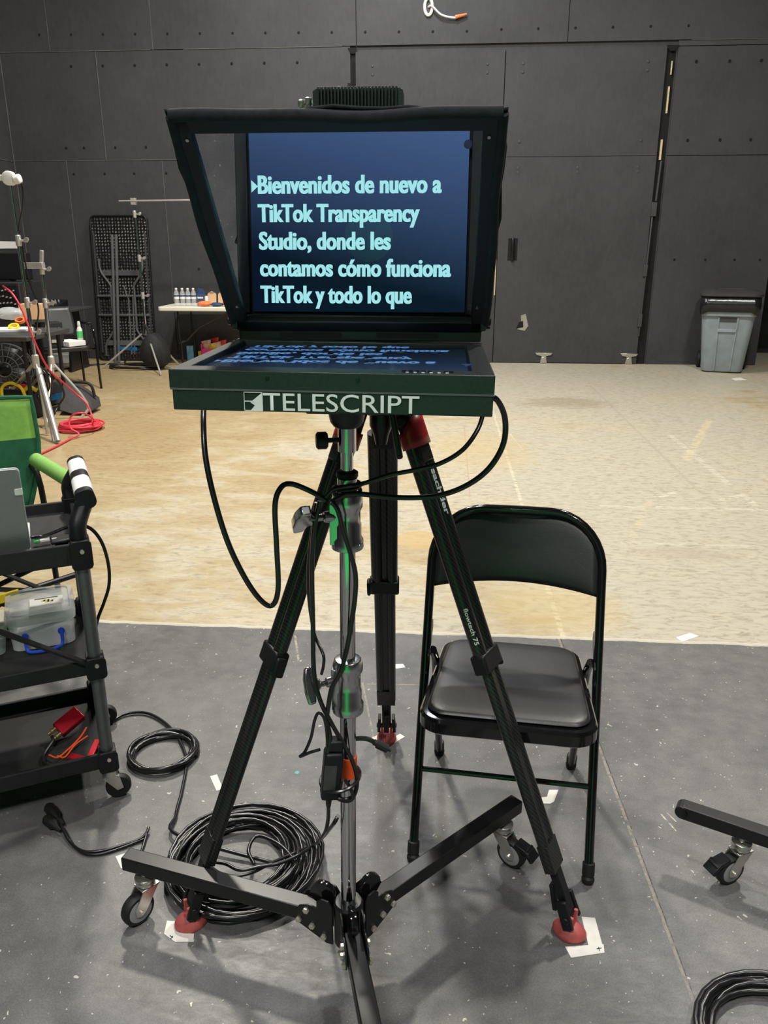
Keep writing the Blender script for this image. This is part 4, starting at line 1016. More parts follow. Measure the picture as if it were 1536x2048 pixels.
q = MB(); q.tube([Yp(658, 1590, 1.19), Yp(657, 1612, 1.19)], [0.007, 0.0045], 10); q.tube(smooth_path(pxs([(657, 1605, 1.19), (656, 1640, 1.20), (648, 1668, 1.24)]) + [Zp(628, 1690, 0.03), Zp(590, 1705, 0.045), Zp(545, 1725, 0.05), Zp(505, 1745, 0.055), Zp(470, 1752, 0.055), Zp(440, 1746, 0.055), Zp(418, 1733, 0.055), Zp(400, 1737, 0.05)]), 0.0036, 8); q.build('mains_cord', M['cable'], o)
q = MB(); lpv = pxs([(690, 1560, 1.185), (700, 1575, 1.185), (706, 1595, 1.185), (696, 1602, 1.185), (682, 1600, 1.18), (675, 1597, 1.18)]); q.tube(smooth_path(lpv), 0.0035, 8); q.build('spare_loop', M['cable'], o)
cable('cable_tail', 'black cable from the column foot sweeping over the big coil', [Yp(676, 1632, 1.25), Yp(664, 1652, 1.27), Zp(640, 1680, 0.04), Zp(600, 1708, 0.055), Zp(560, 1726, 0.06), Zp(520, 1733, 0.062), Zp(480, 1740, 0.06), Zp(452, 1728, 0.06), Zp(430, 1724, 0.06)], 0.0042)

# ================================================================== CABLE COILS on the grey floor
def coil(name, label, c, r0, r1, turns, cr, m, h, tail0=None, tail1=None, grp=None, jit=0.010, n=8, ecc=(1, 1), rot=0.0):
    pts = []; per = 26
    rng = random.Random(int(abs(c[0] * 1000)) + turns)
    prm = [(rng.uniform(r0, r1), rng.uniform(-jit, jit), rng.uniform(-jit, jit), rng.uniform(cr, max(cr * 1.01, h)), rng.uniform(0, 6.28)) for _ in range(turns + 1)]
    prm.sort(key=lambda q_: q_[3])
    for i in range(turns * per):
        t = i / per; k = int(t); f = t - k; f = f * f * (3 - 2 * f)
        A, B = prm[k], prm[k + 1]
        r = A[0] + (B[0] - A[0]) * f; dx = A[1] + (B[1] - A[1]) * f; dy = A[2] + (B[2] - A[2]) * f; z = A[3] + (B[3] - A[3]) * f
        a = 2 * PI * i / per
        x, y = (r * math.cos(a) + dx) * ecc[0], (r * math.sin(a) + dy) * ecc[1]
        pts.append(Vector((c[0] + x * math.cos(rot) - y * math.sin(rot), c[1] + x * math.sin(rot) + y * math.cos(rot), max(cr, z + 0.004 * math.sin(3 * a + A[4])))))
    if tail0: pts = smooth_path(list(tail0) + [pts[0]], 6)[:-1] + pts
    if tail1: pts = pts + smooth_path([pts[-1]] + list(tail1), 6)[1:]
    q = MB(); q.tube(pts, cr, n); o = q.build(name, M[m], ang=80)
    return tag(o, label, 'cable coil', grp)
coil('cable_coil', 'big coil of black cable on the grey floor under the stand leg', (-0.465, 1.508), 0.118, 0.192, 19, 0.0046, 'cable', 0.040,
     tail0=[Zp(218, 1446, 0.006), Zp(255, 1427, 0.008), Zp(300, 1428, 0.008), Zp(345, 1460, 0.008), Zp(372, 1515, 0.006), Zp(364, 1580, 0.006), Zp(352, 1630, 0.008), Zp(360, 1672, 0.02)],
     tail1=[Zp(560, 1690, 0.05), Zp(515, 1672, 0.05), Zp(497, 1700, 0.05), Zp(508, 1728, 0.045)], jit=0.016)
coil('cable_coil', 'smaller coil of thick black cable on the floor beside the cart caster', (-0.800, 1.925), 0.082, 0.108, 5, 0.0066, 'cable', 0.020, jit=0.008)
coil('cable_coil', 'coil of thick black cable at the bottom corner under the second stand', (0.655, 1.128), 0.11, 0.155, 7, 0.0062, 'cable', 0.026, jit=0.010)

# ================================================================== TAPE MARKS
def tape(label, quads, grp=None, lift=0.0008, marks=None):
    q = MB()
    for k, quad in enumerate(quads):
        vs = [Zp(x, y, 0.0) for x, y in quad]; n = len(vs)
        lo = [Vector((v.x, v.y, 0.0002)) for v in vs]; hi = [Vector((v.x, v.y, lift + 0.0003 * k)) for v in vs]
        q.add(lo + hi, [tuple(range(n, 2 * n))] + [(i, (i + 1) % n, n + (i + 1) % n, n + i) for i in range(n)])
    if marks:
        q.m = 1
        for x0, y0, x1, y1 in marks:
            a, b = Zp(x0, y0), Zp(x1, y1); q.beam(Vector((a.x, a.y, lift + 0.001)), Vector((b.x, b.y, lift + 0.001)), 0.0012, 0.0006)
    o = q.build('floor_tape', [M['white_tape'], M['hole']]); return tag(o, label, 'tape')
tape('white tape corner at the red tripod foot nearest the chair', [[(1163, 1834), (1190, 1836), (1209, 1906), (1181, 1908)], [(1130, 1894), (1207, 1889), (1209, 1906), (1142, 1916)]], marks=[(1193, 1899, 1203, 1897), (1197, 1895, 1199, 1903)])
tape('white tape patch under the red tripod foot by the big cable coil', [[(334, 1842), (352, 1843), (362, 1866), (385, 1872), (388, 1884), (350, 1884), (328, 1868)], [(352, 1866), (388, 1868), (387, 1884), (352, 1882)]], marks=[(340, 1872, 346, 1876), (346, 1873, 341, 1879)])
tape('white tape corner behind the column under the rear tripod foot', [[(740, 1478), (756, 1470), (780, 1484), (776, 1493)], [(770, 1484), (800, 1468), (810, 1474), (778, 1493)]])
tape('white tape corner on the floor under the folding chair', [[(1098, 1580), (1117, 1580), (1108, 1604), (1092, 1600)], [(1060, 1598), (1094, 1594), (1108, 1604), (1100, 1608), (1060, 1607)]])
tape('short strip of white tape near the cable to the cart', [[(420, 1553), (434, 1549), (446, 1578), (433, 1582)]])
tape('short white tape scrap beside the rear tripod leg', [[(789, 1329), (806, 1328), (811, 1335), (790, 1338)]])
tape('pale tape scrap across the edge of the grey paint', [[(1352, 1275), (1380, 1266), (1398, 1272), (1364, 1284)]])
tape('white tape showing by the caster of the prompter stand', [[(231, 1713), (250, 1707), (256, 1735), (242, 1737)]])
tape('white scrap on the tan floor in front of the rolling bin', [[(1462, 757), (1480, 755), (1494, 760), (1470, 761)]])

# ================================================================== SECOND STAND BASE at the picture edge
ED = Zp(1350, 1607, 0.150); E2 = Zp(1540, 1670, 0.150)
an = math.atan2(E2.y - ED.y, E2.x - ED.x)
hub2 = (ED.x + (LLEN + 0.02) * math.cos(an), ED.y + (LLEN + 0.02) * math.sin(an))
s2 = thing('rolling_stand', 'black rolling stand base with one round-ended leg and caster in view', 'stand', (hub2[0], hub2[1], 0))
stand_leg(s2, an + PI, hub2, R(205), True, rounded=True, cin=0.135)
for k in (1, 2): stand_leg(s2, an + PI + k * 2 * PI / 3, hub2, R(60 * k), False)
q = MB(); q.lathe([(0.026, 0.088), (0.030, 0.092), (0.030, 0.185), (0.026, 0.19)], (hub2[0], hub2[1], 0), (0, 0, 1), 24); q.build('hub', M['black_metal'], s2)
q = MB(); q.cyl((hub2[0], hub2[1], 0.12), (hub2[0], hub2[1], 1.3), 0.0148, n=20); q.build('base_column', M['chrome'], s2)
# ================================================================== FOLDING UTILITY CART
CRT = R(28.0); CO = Vector((-0.875, 1.735, 0))
ct = thing('utility_cart', 'black three-tray folding cart with grey posts holding the laptop', 'cart', CO, CRT)
CTM = TM[ct]
CW, CL = 0.37, 0.72
def cl(x, y, z): return CTM @ Vector((x, y, z))
for x, y in ((0, 0), (0, CW), (-CL, 0), (-CL, CW)):
    q = MB(); q.cyl((x, y, 0.085), (x, y, 0.765), 0.0165, n=18); p = q.build('post', M['grey_metal'], ct, world=False)
    for z, h in ((0.715, 0.075), (0.405, 0.060), (0.125, 0.062)):
        q = MB(); q.box((x, y, z), (0.044, 0.044, h)); q.prism(rrect(0.050, h, 0.012), (x, y - (0.024 if y == 0 else -0.024), z), (1, 0, 0), (0, 0, 1), 0.004); q.build('joint_bracket', M['black_plastic'], p, world=False, bevel=0.005)
    for z in (0.725, 0.415, 0.135): q = MB(); q.lathe([(0.006, 0), (0.005, 0.004)], (x + 0.002, y - 0.026 if y == 0 else y + 0.026, z), (0, -1 if y == 0 else 1, 0), 10); q.build('joint_bolt', M['bolt'], p, world=False)
for z, h, nm in ((0.685, 0.055, 'top_tray'), (0.382, 0.042, 'middle_tray'), (0.098, 0.045, 'bottom_tray')):
    q = MB(); xm = -CL / 2; ym = CW / 2
    q.box((xm, ym, z + (0.013 if h > 0.05 else 0.004)), (CL, CW, 0.026 if h > 0.05 else 0.008))
    q.box((xm, 0.0, z + h / 2), (CL - 0.03, 0.012, h)); q.box((xm, CW, z + h / 2), (CL - 0.03, 0.012, h))
    q.box((0, ym, z + h / 2), (0.012, CW - 0.03, h)); q.box((-CL, ym, z + h / 2), (0.012, CW - 0.03, h))
    q.build(nm, M['black_matte'], ct, world=False, bevel=0.003)
for y in (-0.010, CW + 0.010):
    for x in (0.0, -CL): q = MB(); q.beam((x, y, 0.405), (-CL / 2, y, 0.655), 0.006, 0.022, (0, -1, 0)); q.build('folding_brace', M['black_metal'], ct, world=False)
for y in (0.0, CW): q = MB(); q.tube(smooth_path([(0, y, 0.745), (0.0, y, 0.785), (0.022, y + (0.03 if y == 0 else -0.03), 0.830)], 5), 0.021, 14); q.build('handle_elbow', M['black_plastic'], ct, world=False)
q = MB(); q.X = Matrix.Identity(4)
segs = [(0.005, 0.035, 0), (0.035, 0.150, 1), (0.150, 0.210, 0), (0.210, 0.335, 1), (0.335, 0.365, 0)]
for y0, y1, mi in segs:
    q.m = mi; pl = rrect(0.046, 0.050, 0.017, 4)
    q.prism(pl, (0.026, (y0 + y1) / 2, 0.845), (1, 0, 0.25), (-0.25, 0, 1), y1 - y0)
q.build('handle_grip', [M['black_plastic'], M['white']], ct, world=False, bevel=0.002)
for x, y in ((0, 0), (0, CW), (-CL, 0), (-CL, CW)):
    q = MB(); q.cyl((x, y, 0.098), (x, y, 0.070), 0.020, n=16)
    for s in (-1, 1): q.prism([(-0.020, 0.040), (0.022, 0.040), (0.030, -0.002), (0.014, -0.006)], (x + 0.0, y + 0.015 * s, 0.0345), (1, 0, 0), (0, 0, 1), 0.003)
    c = q.build('caster', M['nickel'], ct, world=False)
    q = MB(); q.lathe([(0.012, -0.011), (0.030, -0.011), (0.0335, -0.006), (0.0335, 0.006), (0.030, 0.011), (0.012, 0.011)], (x + 0.018, y, 0.0335), (0, 1, 0), 24); q.build('wheel', M['rubber'], c, world=False)

# laptop, lid towards the viewer
LZ = 0.7115
lb = Zp(62, 1090, 0.715); inv = CTM.inverted(); l_ = inv @ lb
lap = thing('laptop', 'open silver laptop on the top tray of the cart, lid towards the viewer', 'laptop', cl(l_.x - 0.15, 0.14, LZ), CRT)
q = MB(); q.box((l_.x - 0.155, 0.155, LZ + 0.008), (0.31, 0.215, 0.014)); o = q.build('keyboard_base', M['laptop_white'], lap, world=True) if False else None
TM[lap] = Matrix.Translation(lap.location) @ Matrix.Rotation(CRT, 4, 'Z')
q = MB(); q.X = CTM.copy(); q.box((l_.x - 0.155, 0.150, LZ + 0.008), (0.31, 0.215, 0.014)); q.build('keyboard_base', M['laptop_white'], lap, bevel=0.003)
q = MB(); q.X = CTM.copy(); q.box((l_.x - 0.155, 0.150, LZ + 0.0155), (0.27, 0.105, 0.0012)); q.build('keyboard', M['dark_grey'], lap)
hp = cl(l_.x - 0.155, 0.043, LZ + 0.012); ux = (CTM.to_3x3() @ Vector((1, 0, 0))); wy = (CTM.to_3x3() @ Vector((0, 1, 0)))
lt = (Vector((0, 0, 1)) - wy * 0.16).normalized()
q = MB(); q.prism([(x, y + 0.109) for x, y in rrect(0.31, 0.214, 0.010, 4)], hp, ux, lt, 0.006); q.build('lid', M['laptop'], lap, bevel=0.001)
q = MB(); q.prism([(x, y + 0.109) for x, y in rrect(0.314, 0.218, 0.011, 4)], hp + wy * 0.0035, ux, lt, 0.003); q.build('lid_edge', M['laptop_white'], lap)
q = MB(); q.prism(rrect(0.018, 0.016, 0.003), hp + ux * 0.149 + lt * 0.158 - wy * 0.0045, ux, lt, 0.003); q.build('clip', M['white'], lap, bevel=0.0005)
# small things lying by the laptop
ctz = 0.7115
p = Zp(122, 1078, 0.745)
o = thing('card_reader', 'small black square card reader at the corner of the cart tray', 'card reader', (p.x, p.y, ctz))
q = MB(); q.box((p.x, p.y, 0.7455), (0.050, 0.050, 0.010), R(30)); q.box((p.x - 0.01, p.y + 0.018, ctz + 0.015), (0.030, 0.030, 0.030), R(30)); q.build('case', M['black_plastic'], o, bevel=0.004)
q = MB(); q.prism(rrect(0.012, 0.008, 0.0038), (p.x - 0.010, p.y - 0.013, 0.7511), (math.cos(R(40)), math.sin(R(40)), 0), (-math.sin(R(40)), math.cos(R(40)), 0), 0.001); q.build('badge', M['silver'], o)
a, b = Zp(79, 1082, ctz + 0.012), Zp(102, 1078, ctz + 0.012)
o = thing('usb_stick', 'white and grey stick on the cart tray in front of the laptop corner', 'usb stick', (a.x, a.y, ctz)); q = MB(); q.beam(a, b, 0.012, 0.008); q.build('stick_body', M['white'], o, bevel=0.002)
q = MB(); q.beam(a - (b - a) * 0.5, a - (b - a) * 0.05, 0.014, 0.009); q.build('stick_cap', M['green_label'], o, bevel=0.002)
cable('laptop_cable', 'black cable from the laptop round the cart handle and hanging down past the post', [Zp(62, 1075, ctz + 0.025), Zp(85, 1073, ctz + 0.02), Zp(105, 1066, ctz + 0.03), Yp(135, 1054, 1.78), Yp(160, 1050, 1.80), Yp(185, 1060, 1.82), Yp(205, 1088, 1.83), Yp(217, 1130, 1.83), Yp(218, 1170, 1.83), Yp(208, 1205, 1.82), Yp(195, 1240, 1.80), Yp(191, 1275, 1.80), Yp(200, 1310, 1.80), Yp(204, 1340, 1.80), Yp(200, 1380, 1.80), Yp(205, 1420, 1.82)], 0.0045)

# clear lidded boxes on the middle tray
mz = 0.390
bR = inv @ Zp(157, 1284, mz); bL = inv @ Zp(22, 1313, mz)
wB = abs(bR.x - bL.x); bx = (bR.x + bL.x) / 2; by0 = (bR.y + bL.y) / 2; dB = 0.185; hB = 0.105
o = thing('storage_box', 'clear plastic box with a blue carry handle on the middle cart tray', 'storage box', cl(bx, by0 + dB / 2, mz), CRT)
def rloop(w, d, r, z): return [Vector((bx + x, by0 + dB / 2 + y, z)) for x, y in rrect(w, d, r, 5)]
q = MB(); q.X = CTM.copy(); q.loft([rloop(wB - 0.02, dB - 0.02, 0.02, mz + 0.001), rloop(wB - 0.012, dB - 0.012, 0.022, mz + 0.004), rloop(wB - 0.004, dB - 0.004, 0.024, mz + hB - 0.022)]); q.build('box_body', M['clear_plastic'], o)
q = MB(); q.X = CTM.copy(); q.loft([rloop(wB + 0.004, dB + 0.004, 0.026, mz + hB - 0.030), rloop(wB + 0.008, dB + 0.008, 0.028, mz + hB - 0.010), rloop(wB + 0.004, dB + 0.004, 0.026, mz + hB), rloop(wB - 0.018, dB - 0.018, 0.02, mz + hB), rloop(wB - 0.022, dB - 0.022, 0.018, mz + hB - 0.004)]); q.build('box_lid', M['clear_plastic'], o)
q = MB(); q.X = CTM.copy(); q.prism(rrect(0.085, 0.055, 0.002), (bx + 0.018, by0 + dB * 0.42, mz + hB + 0.0014), (1, 0.0, 0), (0, 1, 0), 0.0006); lb_ = q.build('paper_label', M['paper'], o)
q = MB(); q.X = CTM.copy()
for i, (dx, dy) in enumerate(((-0.004, 0.004), (0.006, -0.004))):
    for k in range(4):
        q.m = k % 2; q.prism(rrect(0.005, 0.010, 0.002), (bx + 0.012 + dx + 0.005 * k, by0 + dB * 0.42 + dy, mz + hB + 0.0022), (1, -0.3, 0), (0.3, 1, 0), 0.0004)
q.m = 1
for k in range(2): q.box((bx + 0.018, by0 + dB * 0.42 + 0.018 + 0.004 * k, mz + hB + 0.0022), (0.06, 0.0012, 0.0004))
q.build('printed_badge', [M['yellow'], M['hole']], lb_)
q = MB(); q.X = CTM.copy()
hh = [(bx - wB * 0.26, by0 - 0.006, mz + 0.045), (bx - wB * 0.26, by0 - 0.012, mz + 0.020), (bx - wB * 0.22, by0 - 0.020, mz + 0.009), (bx, by0 - 0.024, mz + 0.007), (bx + wB * 0.22, by0 - 0.020, mz + 0.011), (bx + wB * 0.27, by0 - 0.012, mz + 0.022), (bx + wB * 0.27, by0 - 0.006, mz + 0.052)]
q.tube(smooth_path(hh, 5), 0.0045, 8)
for s in (-0.26, 0.27): q.lathe([(0.009, 0), (0.009, 0.006)], (bx + wB * s, by0 - 0.001, mz + 0.048), (0, -1, 0), 12)
q.build('carry_handle', M['blue'], o)
p2 = inv @ Zp(-18, 1318, mz)
o = thing('storage_box', 'beige lidded tub at the picture edge on the middle cart tray', 'storage box', cl(p2.x, p2.y + 0.05, mz), CRT)
q = MB(); q.X = CTM.copy(); bx, by0, wB, dB = p2.x - 0.02, p2.y, 0.13, 0.13
q.loft([rloop(0.11, 0.11, 0.02, mz + 0.001), rloop(0.125, 0.125, 0.02, mz + 0.07)]); q.build('box_body', M['clear_plastic'], o)
q = MB(); q.X = CTM.copy(); q.loft([rloop(0.132, 0.132, 0.02, mz + 0.062), rloop(0.132, 0.132, 0.02, mz + 0.080), rloop(0.12, 0.12, 0.02, mz + 0.084)]); q.build('box_lid', M['table_white'], o)
# red converter and its wires on the bottom tray
bz = 0.106
def bt(x, y, z=0.0): return Zp(x, y, bz + z)
o = thing('signal_converter', 'bright red metal converter box with red wires on the bottom cart tray', 'converter', bt(140, 1470))
a, b = bt(116, 1462, 0.03), bt(160, 1425, 0.055); q = MB(); q.beam(a, b, 0.045, 0.026, (0.3, -0.6, 1)); q.build('converter_case', M['red_metal'], o, bevel=0.003)
q = MB(); d = (a - b).normalized()
for s in (-1, 1): sd = d.cross(Vector((0.3, -0.6, 1))).normalized(); q.lathe([(0.007, 0), (0.007, 0.014), (0.0055, 0.016), (0.0055, 0.024)], a + sd * (0.011 * s), d, 12)
q.build('connector', M['brass'], o)
q = MB(); q.tube(smooth_path([a + d * 0.02, bt(105, 1483, 0.02), bt(88, 1510, 0.012), bt(90, 1528, 0.008), bt(108, 1532, 0.008), bt(135, 1520, 0.006)]), 0.0045, 8); q.build('video_lead', M['cable'], o)
q = MB(); q.tube(smooth_path([bt(98, 1510, 0.012), bt(115, 1515, 0.012), bt(135, 1500, 0.014), bt(160, 1475, 0.016), bt(173, 1455, 0.018)]), 0.0024, 6); q.tube(smooth_path([bt(115, 1512, 0.012), bt(130, 1514, 0.012), bt(150, 1490, 0.016), bt(175, 1472, 0.014)]), 0.0024, 6); q.build('red_wire', M['orange_tape'], o)
o = thing('power_strip', 'flat red bracket lying by the cart post on the bottom tray', 'bracket', bt(165, 1525))
q = MB(); q.beam(bt(140, 1512, 0.012), bt(180, 1523, 0.012), 0.022, 0.008); q.beam(bt(176, 1522, 0.010), bt(196, 1480, 0.010), 0.018, 0.008); q.build('bracket_body', M['red_metal'], o, bevel=0.002)
o.name = 'mounting_bracket'
# plugs and power cord on the floor before the cart
cable('power_lead', 'black doubled power lead on the grey floor in front of the cart', [Zp(120, 1648, 0.02), Zp(140, 1684, 0.008), Zp(165, 1702, 0.006), Zp(200, 1702, 0.006), Zp(240, 1692, 0.006), Zp(280, 1678, 0.008), Zp(294, 1664, 0.012), Zp(297, 1655, 0.014), Zp(293, 1668, 0.010), Zp(287, 1690, 0.006), Zp(280, 1712, 0.006)], 0.0038)
cable('power_lead', 'second black power lead running from the plugs beside the doubled one', [Zp(128, 1658, 0.012), Zp(150, 1694, 0.005), Zp(172, 1708, 0.005), Zp(205, 1707, 0.005), Zp(245, 1695, 0.005), Zp(288, 1678, 0.006)], 0.0034)
for lab, a, b in (('black plug end lying in the shade under the cart, nearer the caster', (96, 1612), (126, 1650)), ('black plug end lying in the shade under the cart, nearer the viewer', (92, 1636), (122, 1662))):
    a, b = Zp(*a, 0.015), Zp(*b, 0.013); q = MB(); q.tube([a, a.lerp(b, .1), a.lerp(b, .5), a.lerp(b, .65), b], [0.010, 0.015, 0.014, 0.008, 0.005], 10); tag(q.build('power_plug', M['rubber']), lab, 'plug')

# ================================================================== GREEN CAMPING CHAIR behind the cart
fwd = Vector((0.67, -0.74, 0)).normalized(); lat = Vector((-0.74, -0.67, 0)).normalized()
AR0, AR1 = Yp(66, 925, 2.95), Yp(152, 968, 2.60)
gc = thing('camping_chair', 'green fabric folding camp chair with a foam armrest behind the cart', 'chair', (AR0.x - 0.2, AR0.y - 0.35, 0))
fwd = (AR1 - AR0); fwd.z = 0; fwd.normalize(); lat = Vector((-0.74, -0.67, 0)); lat = (lat - fwd * lat.dot(fwd)).normalized()
az = (AR0.z + AR1.z) / 2; WD = 0.56
def g(f_, s, z): return Vector((AR0.x, AR0.y, 0)) + fwd * f_ + lat * s + Vector((0, 0, z))
al = (AR1 - AR0).length
for s in (0, WD): q = MB(); q.cyl(g(0.05, s, az + 0.01), g(al, s, az + 0.01), 0.028, n=20); q.build('foam_armrest', M['green_foam'], gc)
q = MB()
for s in (0, WD):
    q.tube(smooth_path([g(al + 0.03, s, az + 0.01), g(al + 0.02, s, az - 0.05), g(al - 0.10, s, 0.02)], 5), 0.012, 10)
    q.tube(smooth_path([g(-0.09, s + 0.02, az + 0.20), g(-0.03, s + 0.01, az), g(0.06, s, az - 0.1), g(0.10, s, 0.02)], 5), 0.012, 10)
    q.cyl(g(al + 0.02, s, az + 0.01), g(al + 0.055, s, az + 0.01), 0.03, 0.026, n=16)
    q.cyl(g(0.02, s, az - 0.22), g(al - 0.08, s, 0.30), 0.010, n=10)
q.tube([g(al - 0.1, 0, 0.05), g(al - 0.12, WD * 0.5, 0.2), g(al - 0.1, WD, 0.05)], 0.011, 10)
q.cyl(g(al - 0.06, 0, 0.42), g(al - 0.06, WD, 0.42), 0.012, n=10); q.cyl(g(0.08, 0, 0.40), g(0.08, WD, 0.40), 0.012, n=10)
q.cyl(g(al - 0.08, 0.0, 0.36), g(0.06, WD, 0.06), 0.010, n=10); q.cyl(g(al - 0.08, WD, 0.36), g(0.06, 0, 0.06), 0.010, n=10)
q.cyl(g(al - 0.02, 0.02, 0.28), g(al - 0.02, WD, 0.24), 0.011, n=10)
q.build('tube_frame', M['black_metal'], gc)
q = MB()
def bk(u, v):
    s = -0.035 + u * (WD + 0.07) + 0.16 * (0.5 - u) * 2 * max(0.0, 0.62 - v) ** 1.5; z = 0.42 + (0.858 - 0.42) * v; sag = 0.05 * math.sin(PI * u); tl = -0.05 * v
    return g(0.02 + tl - sag, s, z + 0.012 * math.sin(PI * u) * (v > 0.9))
q.grid(bk, 15, 12); 
fsel = []
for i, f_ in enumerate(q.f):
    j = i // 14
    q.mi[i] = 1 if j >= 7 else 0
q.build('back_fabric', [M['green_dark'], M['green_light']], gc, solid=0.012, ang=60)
q = MB(); q.tube([bk(0, v / 10) for v in range(11)] + [bk(u / 14, 1.0) for u in range(1, 15)], 0.010, 8); q.build('edge_binding', M['green_dark'], gc)
q = MB(); q.grid(lambda u, v: g(0.06 + (al - 0.14) * v, u * WD, 0.42 - 0.04 * math.sin(PI * u) * math.sin(PI * v)), 10, 8); q.build('seat_fabric', M['green_dark'], gc, solid=0.010, ang=60)
q = MB(); q.grid(lambda u, v: bk(0.30 + 0.4 * u, 0.14 + 0.36 * v) + fwd * 0.009, 8, 6); q.build('mesh_window', M['kraft'], gc, solid=0.002)
q = MB(); a = g(al - 0.02, 0.30, 0.264); q.beam(g(al - 0.012, 0.24, 0.266), g(al - 0.012, 0.42, 0.257), 0.012, 0.030, (0, 0, 1)); q.build('warning_sticker', M['yellow'], gc)

# ================================================================== STANDS, CABLES AND CLUTTER ON THE CART SIDE
def knuckle(q, o, sx=1):
    o = Vector(o); q.lathe([(0.016, -0.04), (0.021, -0.035), (0.021, 0.035), (0.016, 0.04)], o, (0, 0, 1), 12); q.cyl(o, o + Vector((0.06 * sx, -0.01, 0)), 0.008, n=8); q.prism([(0, -0.012), (0.02, -0.018), (0.035, -0.004), (0.035, 0.012), (0.018, 0.02), (0, 0.012)], o + Vector((0.05 * sx, -0.012, 0)), (sx, 0, 0.2), (0, 0, 1), 0.016)
def light_stand(name, label, base, top_z, joints, legs, leg_z, lean=(0, 0), r=0.011):
    base = Vector(base); o = thing(name, label, 'light stand', base)
    def c(z): return base + Vector((lean[0] * z, lean[1] * z, z))
    zs = [leg_z - 0.12] + joints + [top_z]
    for i in range(len(zs) - 1):
        q = MB(); q.cyl(c(zs[i]), c(zs[i + 1] + 0.02), r + 0.0045 * (len(zs) - 2 - i) / max(1, len(zs) - 2), n=14); q.build('column', M['chrome'], o)
    for k, z in enumerate(joints):
        q = MB(); knuckle(q, c(z), 1 if k % 3 != 2 else 1); q.build('column_knuckle', M['silver'], o)
    q = MB(); q.lathe([(0.018, -0.06), (0.028, -0.05), (0.028, 0.04), (0.018, 0.05)], c(leg_z), (0, 0, 1), 14); q.build('leg_collar', M['silver'], o)
    for e, kn in legs:
        q = MB(); pts = [c(leg_z)] + ([Vector(kn)] if kn else []) + [Vector(e)]; q.tube(smooth_path(pts, 4) if kn else pts, 0.0115, 10); q.build('leg', M['silver'], o)
    return o, c
# stand nearest the wall of gear
b1 = Zp(72, 848, 0); 
o1, c1 = light_stand('light_stand', 'tall chrome light stand nearest the camp chair, white grip head on top', (-3.20, 6.02, 0), 1.90, [1.47, 1.02, 0.80], [(Zp(108, 884), None), (Zp(8, 800, 0.02), None), (Zp(95, 868, 0.01), (-3.17, 5.98, 0.28))], 0.58, lean=(-0.004, 0))
q = MB(); t_ = c1(1.90); q.lathe([(0.03, -0.03), (0.05, -0.025), (0.05, 0.025), (0.03, 0.03)], t_, (0, 1, 0), 18); q.beam(t_ + Vector((-0.30, 0, 0.02)), t_ + Vector((0.0, 0, 0.0)), 0.03, 0.04); q.lathe([(0.02, 0), (0.034, 0.01), (0.034, 0.05), (0.02, 0.055)], t_ + Vector((0.04, -0.02, -0.01)), (1, 0, 0.1), 12); q.build('grip_head', M['white'], o1, bevel=0.004)
o2, c2 = light_stand('light_stand', 'chrome stand with a dark column just behind the tallest stand', (-3.36, 6.55, 0), 1.28, [1.25, 0.98], [(Zp(160, 838, 0.01), (-3.1, 6.6, 0.14)), (Zp(30, 812, 0.01), None), (Zp(92, 858), None)], 0.50, lean=(0.03, 0), r=0.012)
q = MB(); t_ = c2(1.28); q.beam(t_ + Vector((-0.15, 0, 0)), t_ + Vector((0.02, 0, 0)), 0.05, 0.05); q.beam(t_ + Vector((0, 0, 0)), t_ + Vector((0.02, 0, 0.12)), 0.02, 0.03, (1, 0, 0)); q.build('clamp_head', M['silver'], o2, bevel=0.004)
a, b = c1(0.52), Zp(112, 884, 0.01)
q = MB(); q.cyl(a + Vector((0.03, -0.03, 0)), b + Vector((0.03, -0.02, 0.012)), 0.022, 0.020, n=10); q.build('foil_wrap', M['silver'], o1)
# red cable from the rack over the stand to its coil
rc = [Yp(6, 572, 6.0), Yp(25, 588, 5.92), Yp(45, 622, 5.9), Yp(66, 676, 5.9), Yp(95, 735, 6.0), Yp(125, 764, 6.15), Yp(150, 786, 6.3), Yp(172, 806, 6.3), Yp(184, 832, 6.25), Zp(186, 852, 0.05)]
coil('cable_coil', 'coil of red cable on the tan floor, its end climbing the light stand', (-2.985, 6.17), 0.13, 0.185, 13, 0.0072, 'red_cable', 0.06, tail0=rc,
     tail1=[Zp(186, 838, 0.12), Zp(165, 826, 0.19), Zp(142, 833, 0.16), Zp(140, 855, 0.08), Zp(158, 868, 0.03), Zp(140, 878, 0.012), Zp(112, 893, 0.011), Zp(80, 908, 0.011)], jit=0.02)
# sandbag slung beside the stands
o = thing('sandbag', 'dark grey sandbag slumped on the tan floor beside the red cable coil', 'sandbag', (-3.35, 7.0, 0))
q = MB(); A, B, C_, D_ = Yp(130, 765, 6.9), Yp(186, 800, 6.9), Yp(182, 838, 6.75), Yp(123, 818, 6.75)
q.loft([[p + Vector((0, d, 0)) * 1 for p in (A, A.lerp(B, .5) + Vector((0.02, 0, 0.0)), B, B.lerp(C_, .5) + Vector((0.02, 0, 0)), Vector((C_.x, C_.y, 0.03)), C_.lerp(D_, .5), D_, D_.lerp(A, .5))] for d in (-0.04, 0.0, 0.10, 0.14)])
q.build('bag_body', M['sandbag'], o, bevel=0.02, seg=3, ang=60)
q = MB(); q.loft([[p + Vector((-0.20, d + 0.18, -0.02)) for p in (A, A.lerp(B, .6), B.lerp(C_, .4), Vector((C_.x, C_.y, 0.14)), D_, D_.lerp(A, .5))] for d in (-0.05, 0.10)]); q.build('bag_back', M['sandbag_black'], o, bevel=0.02, ang=60)
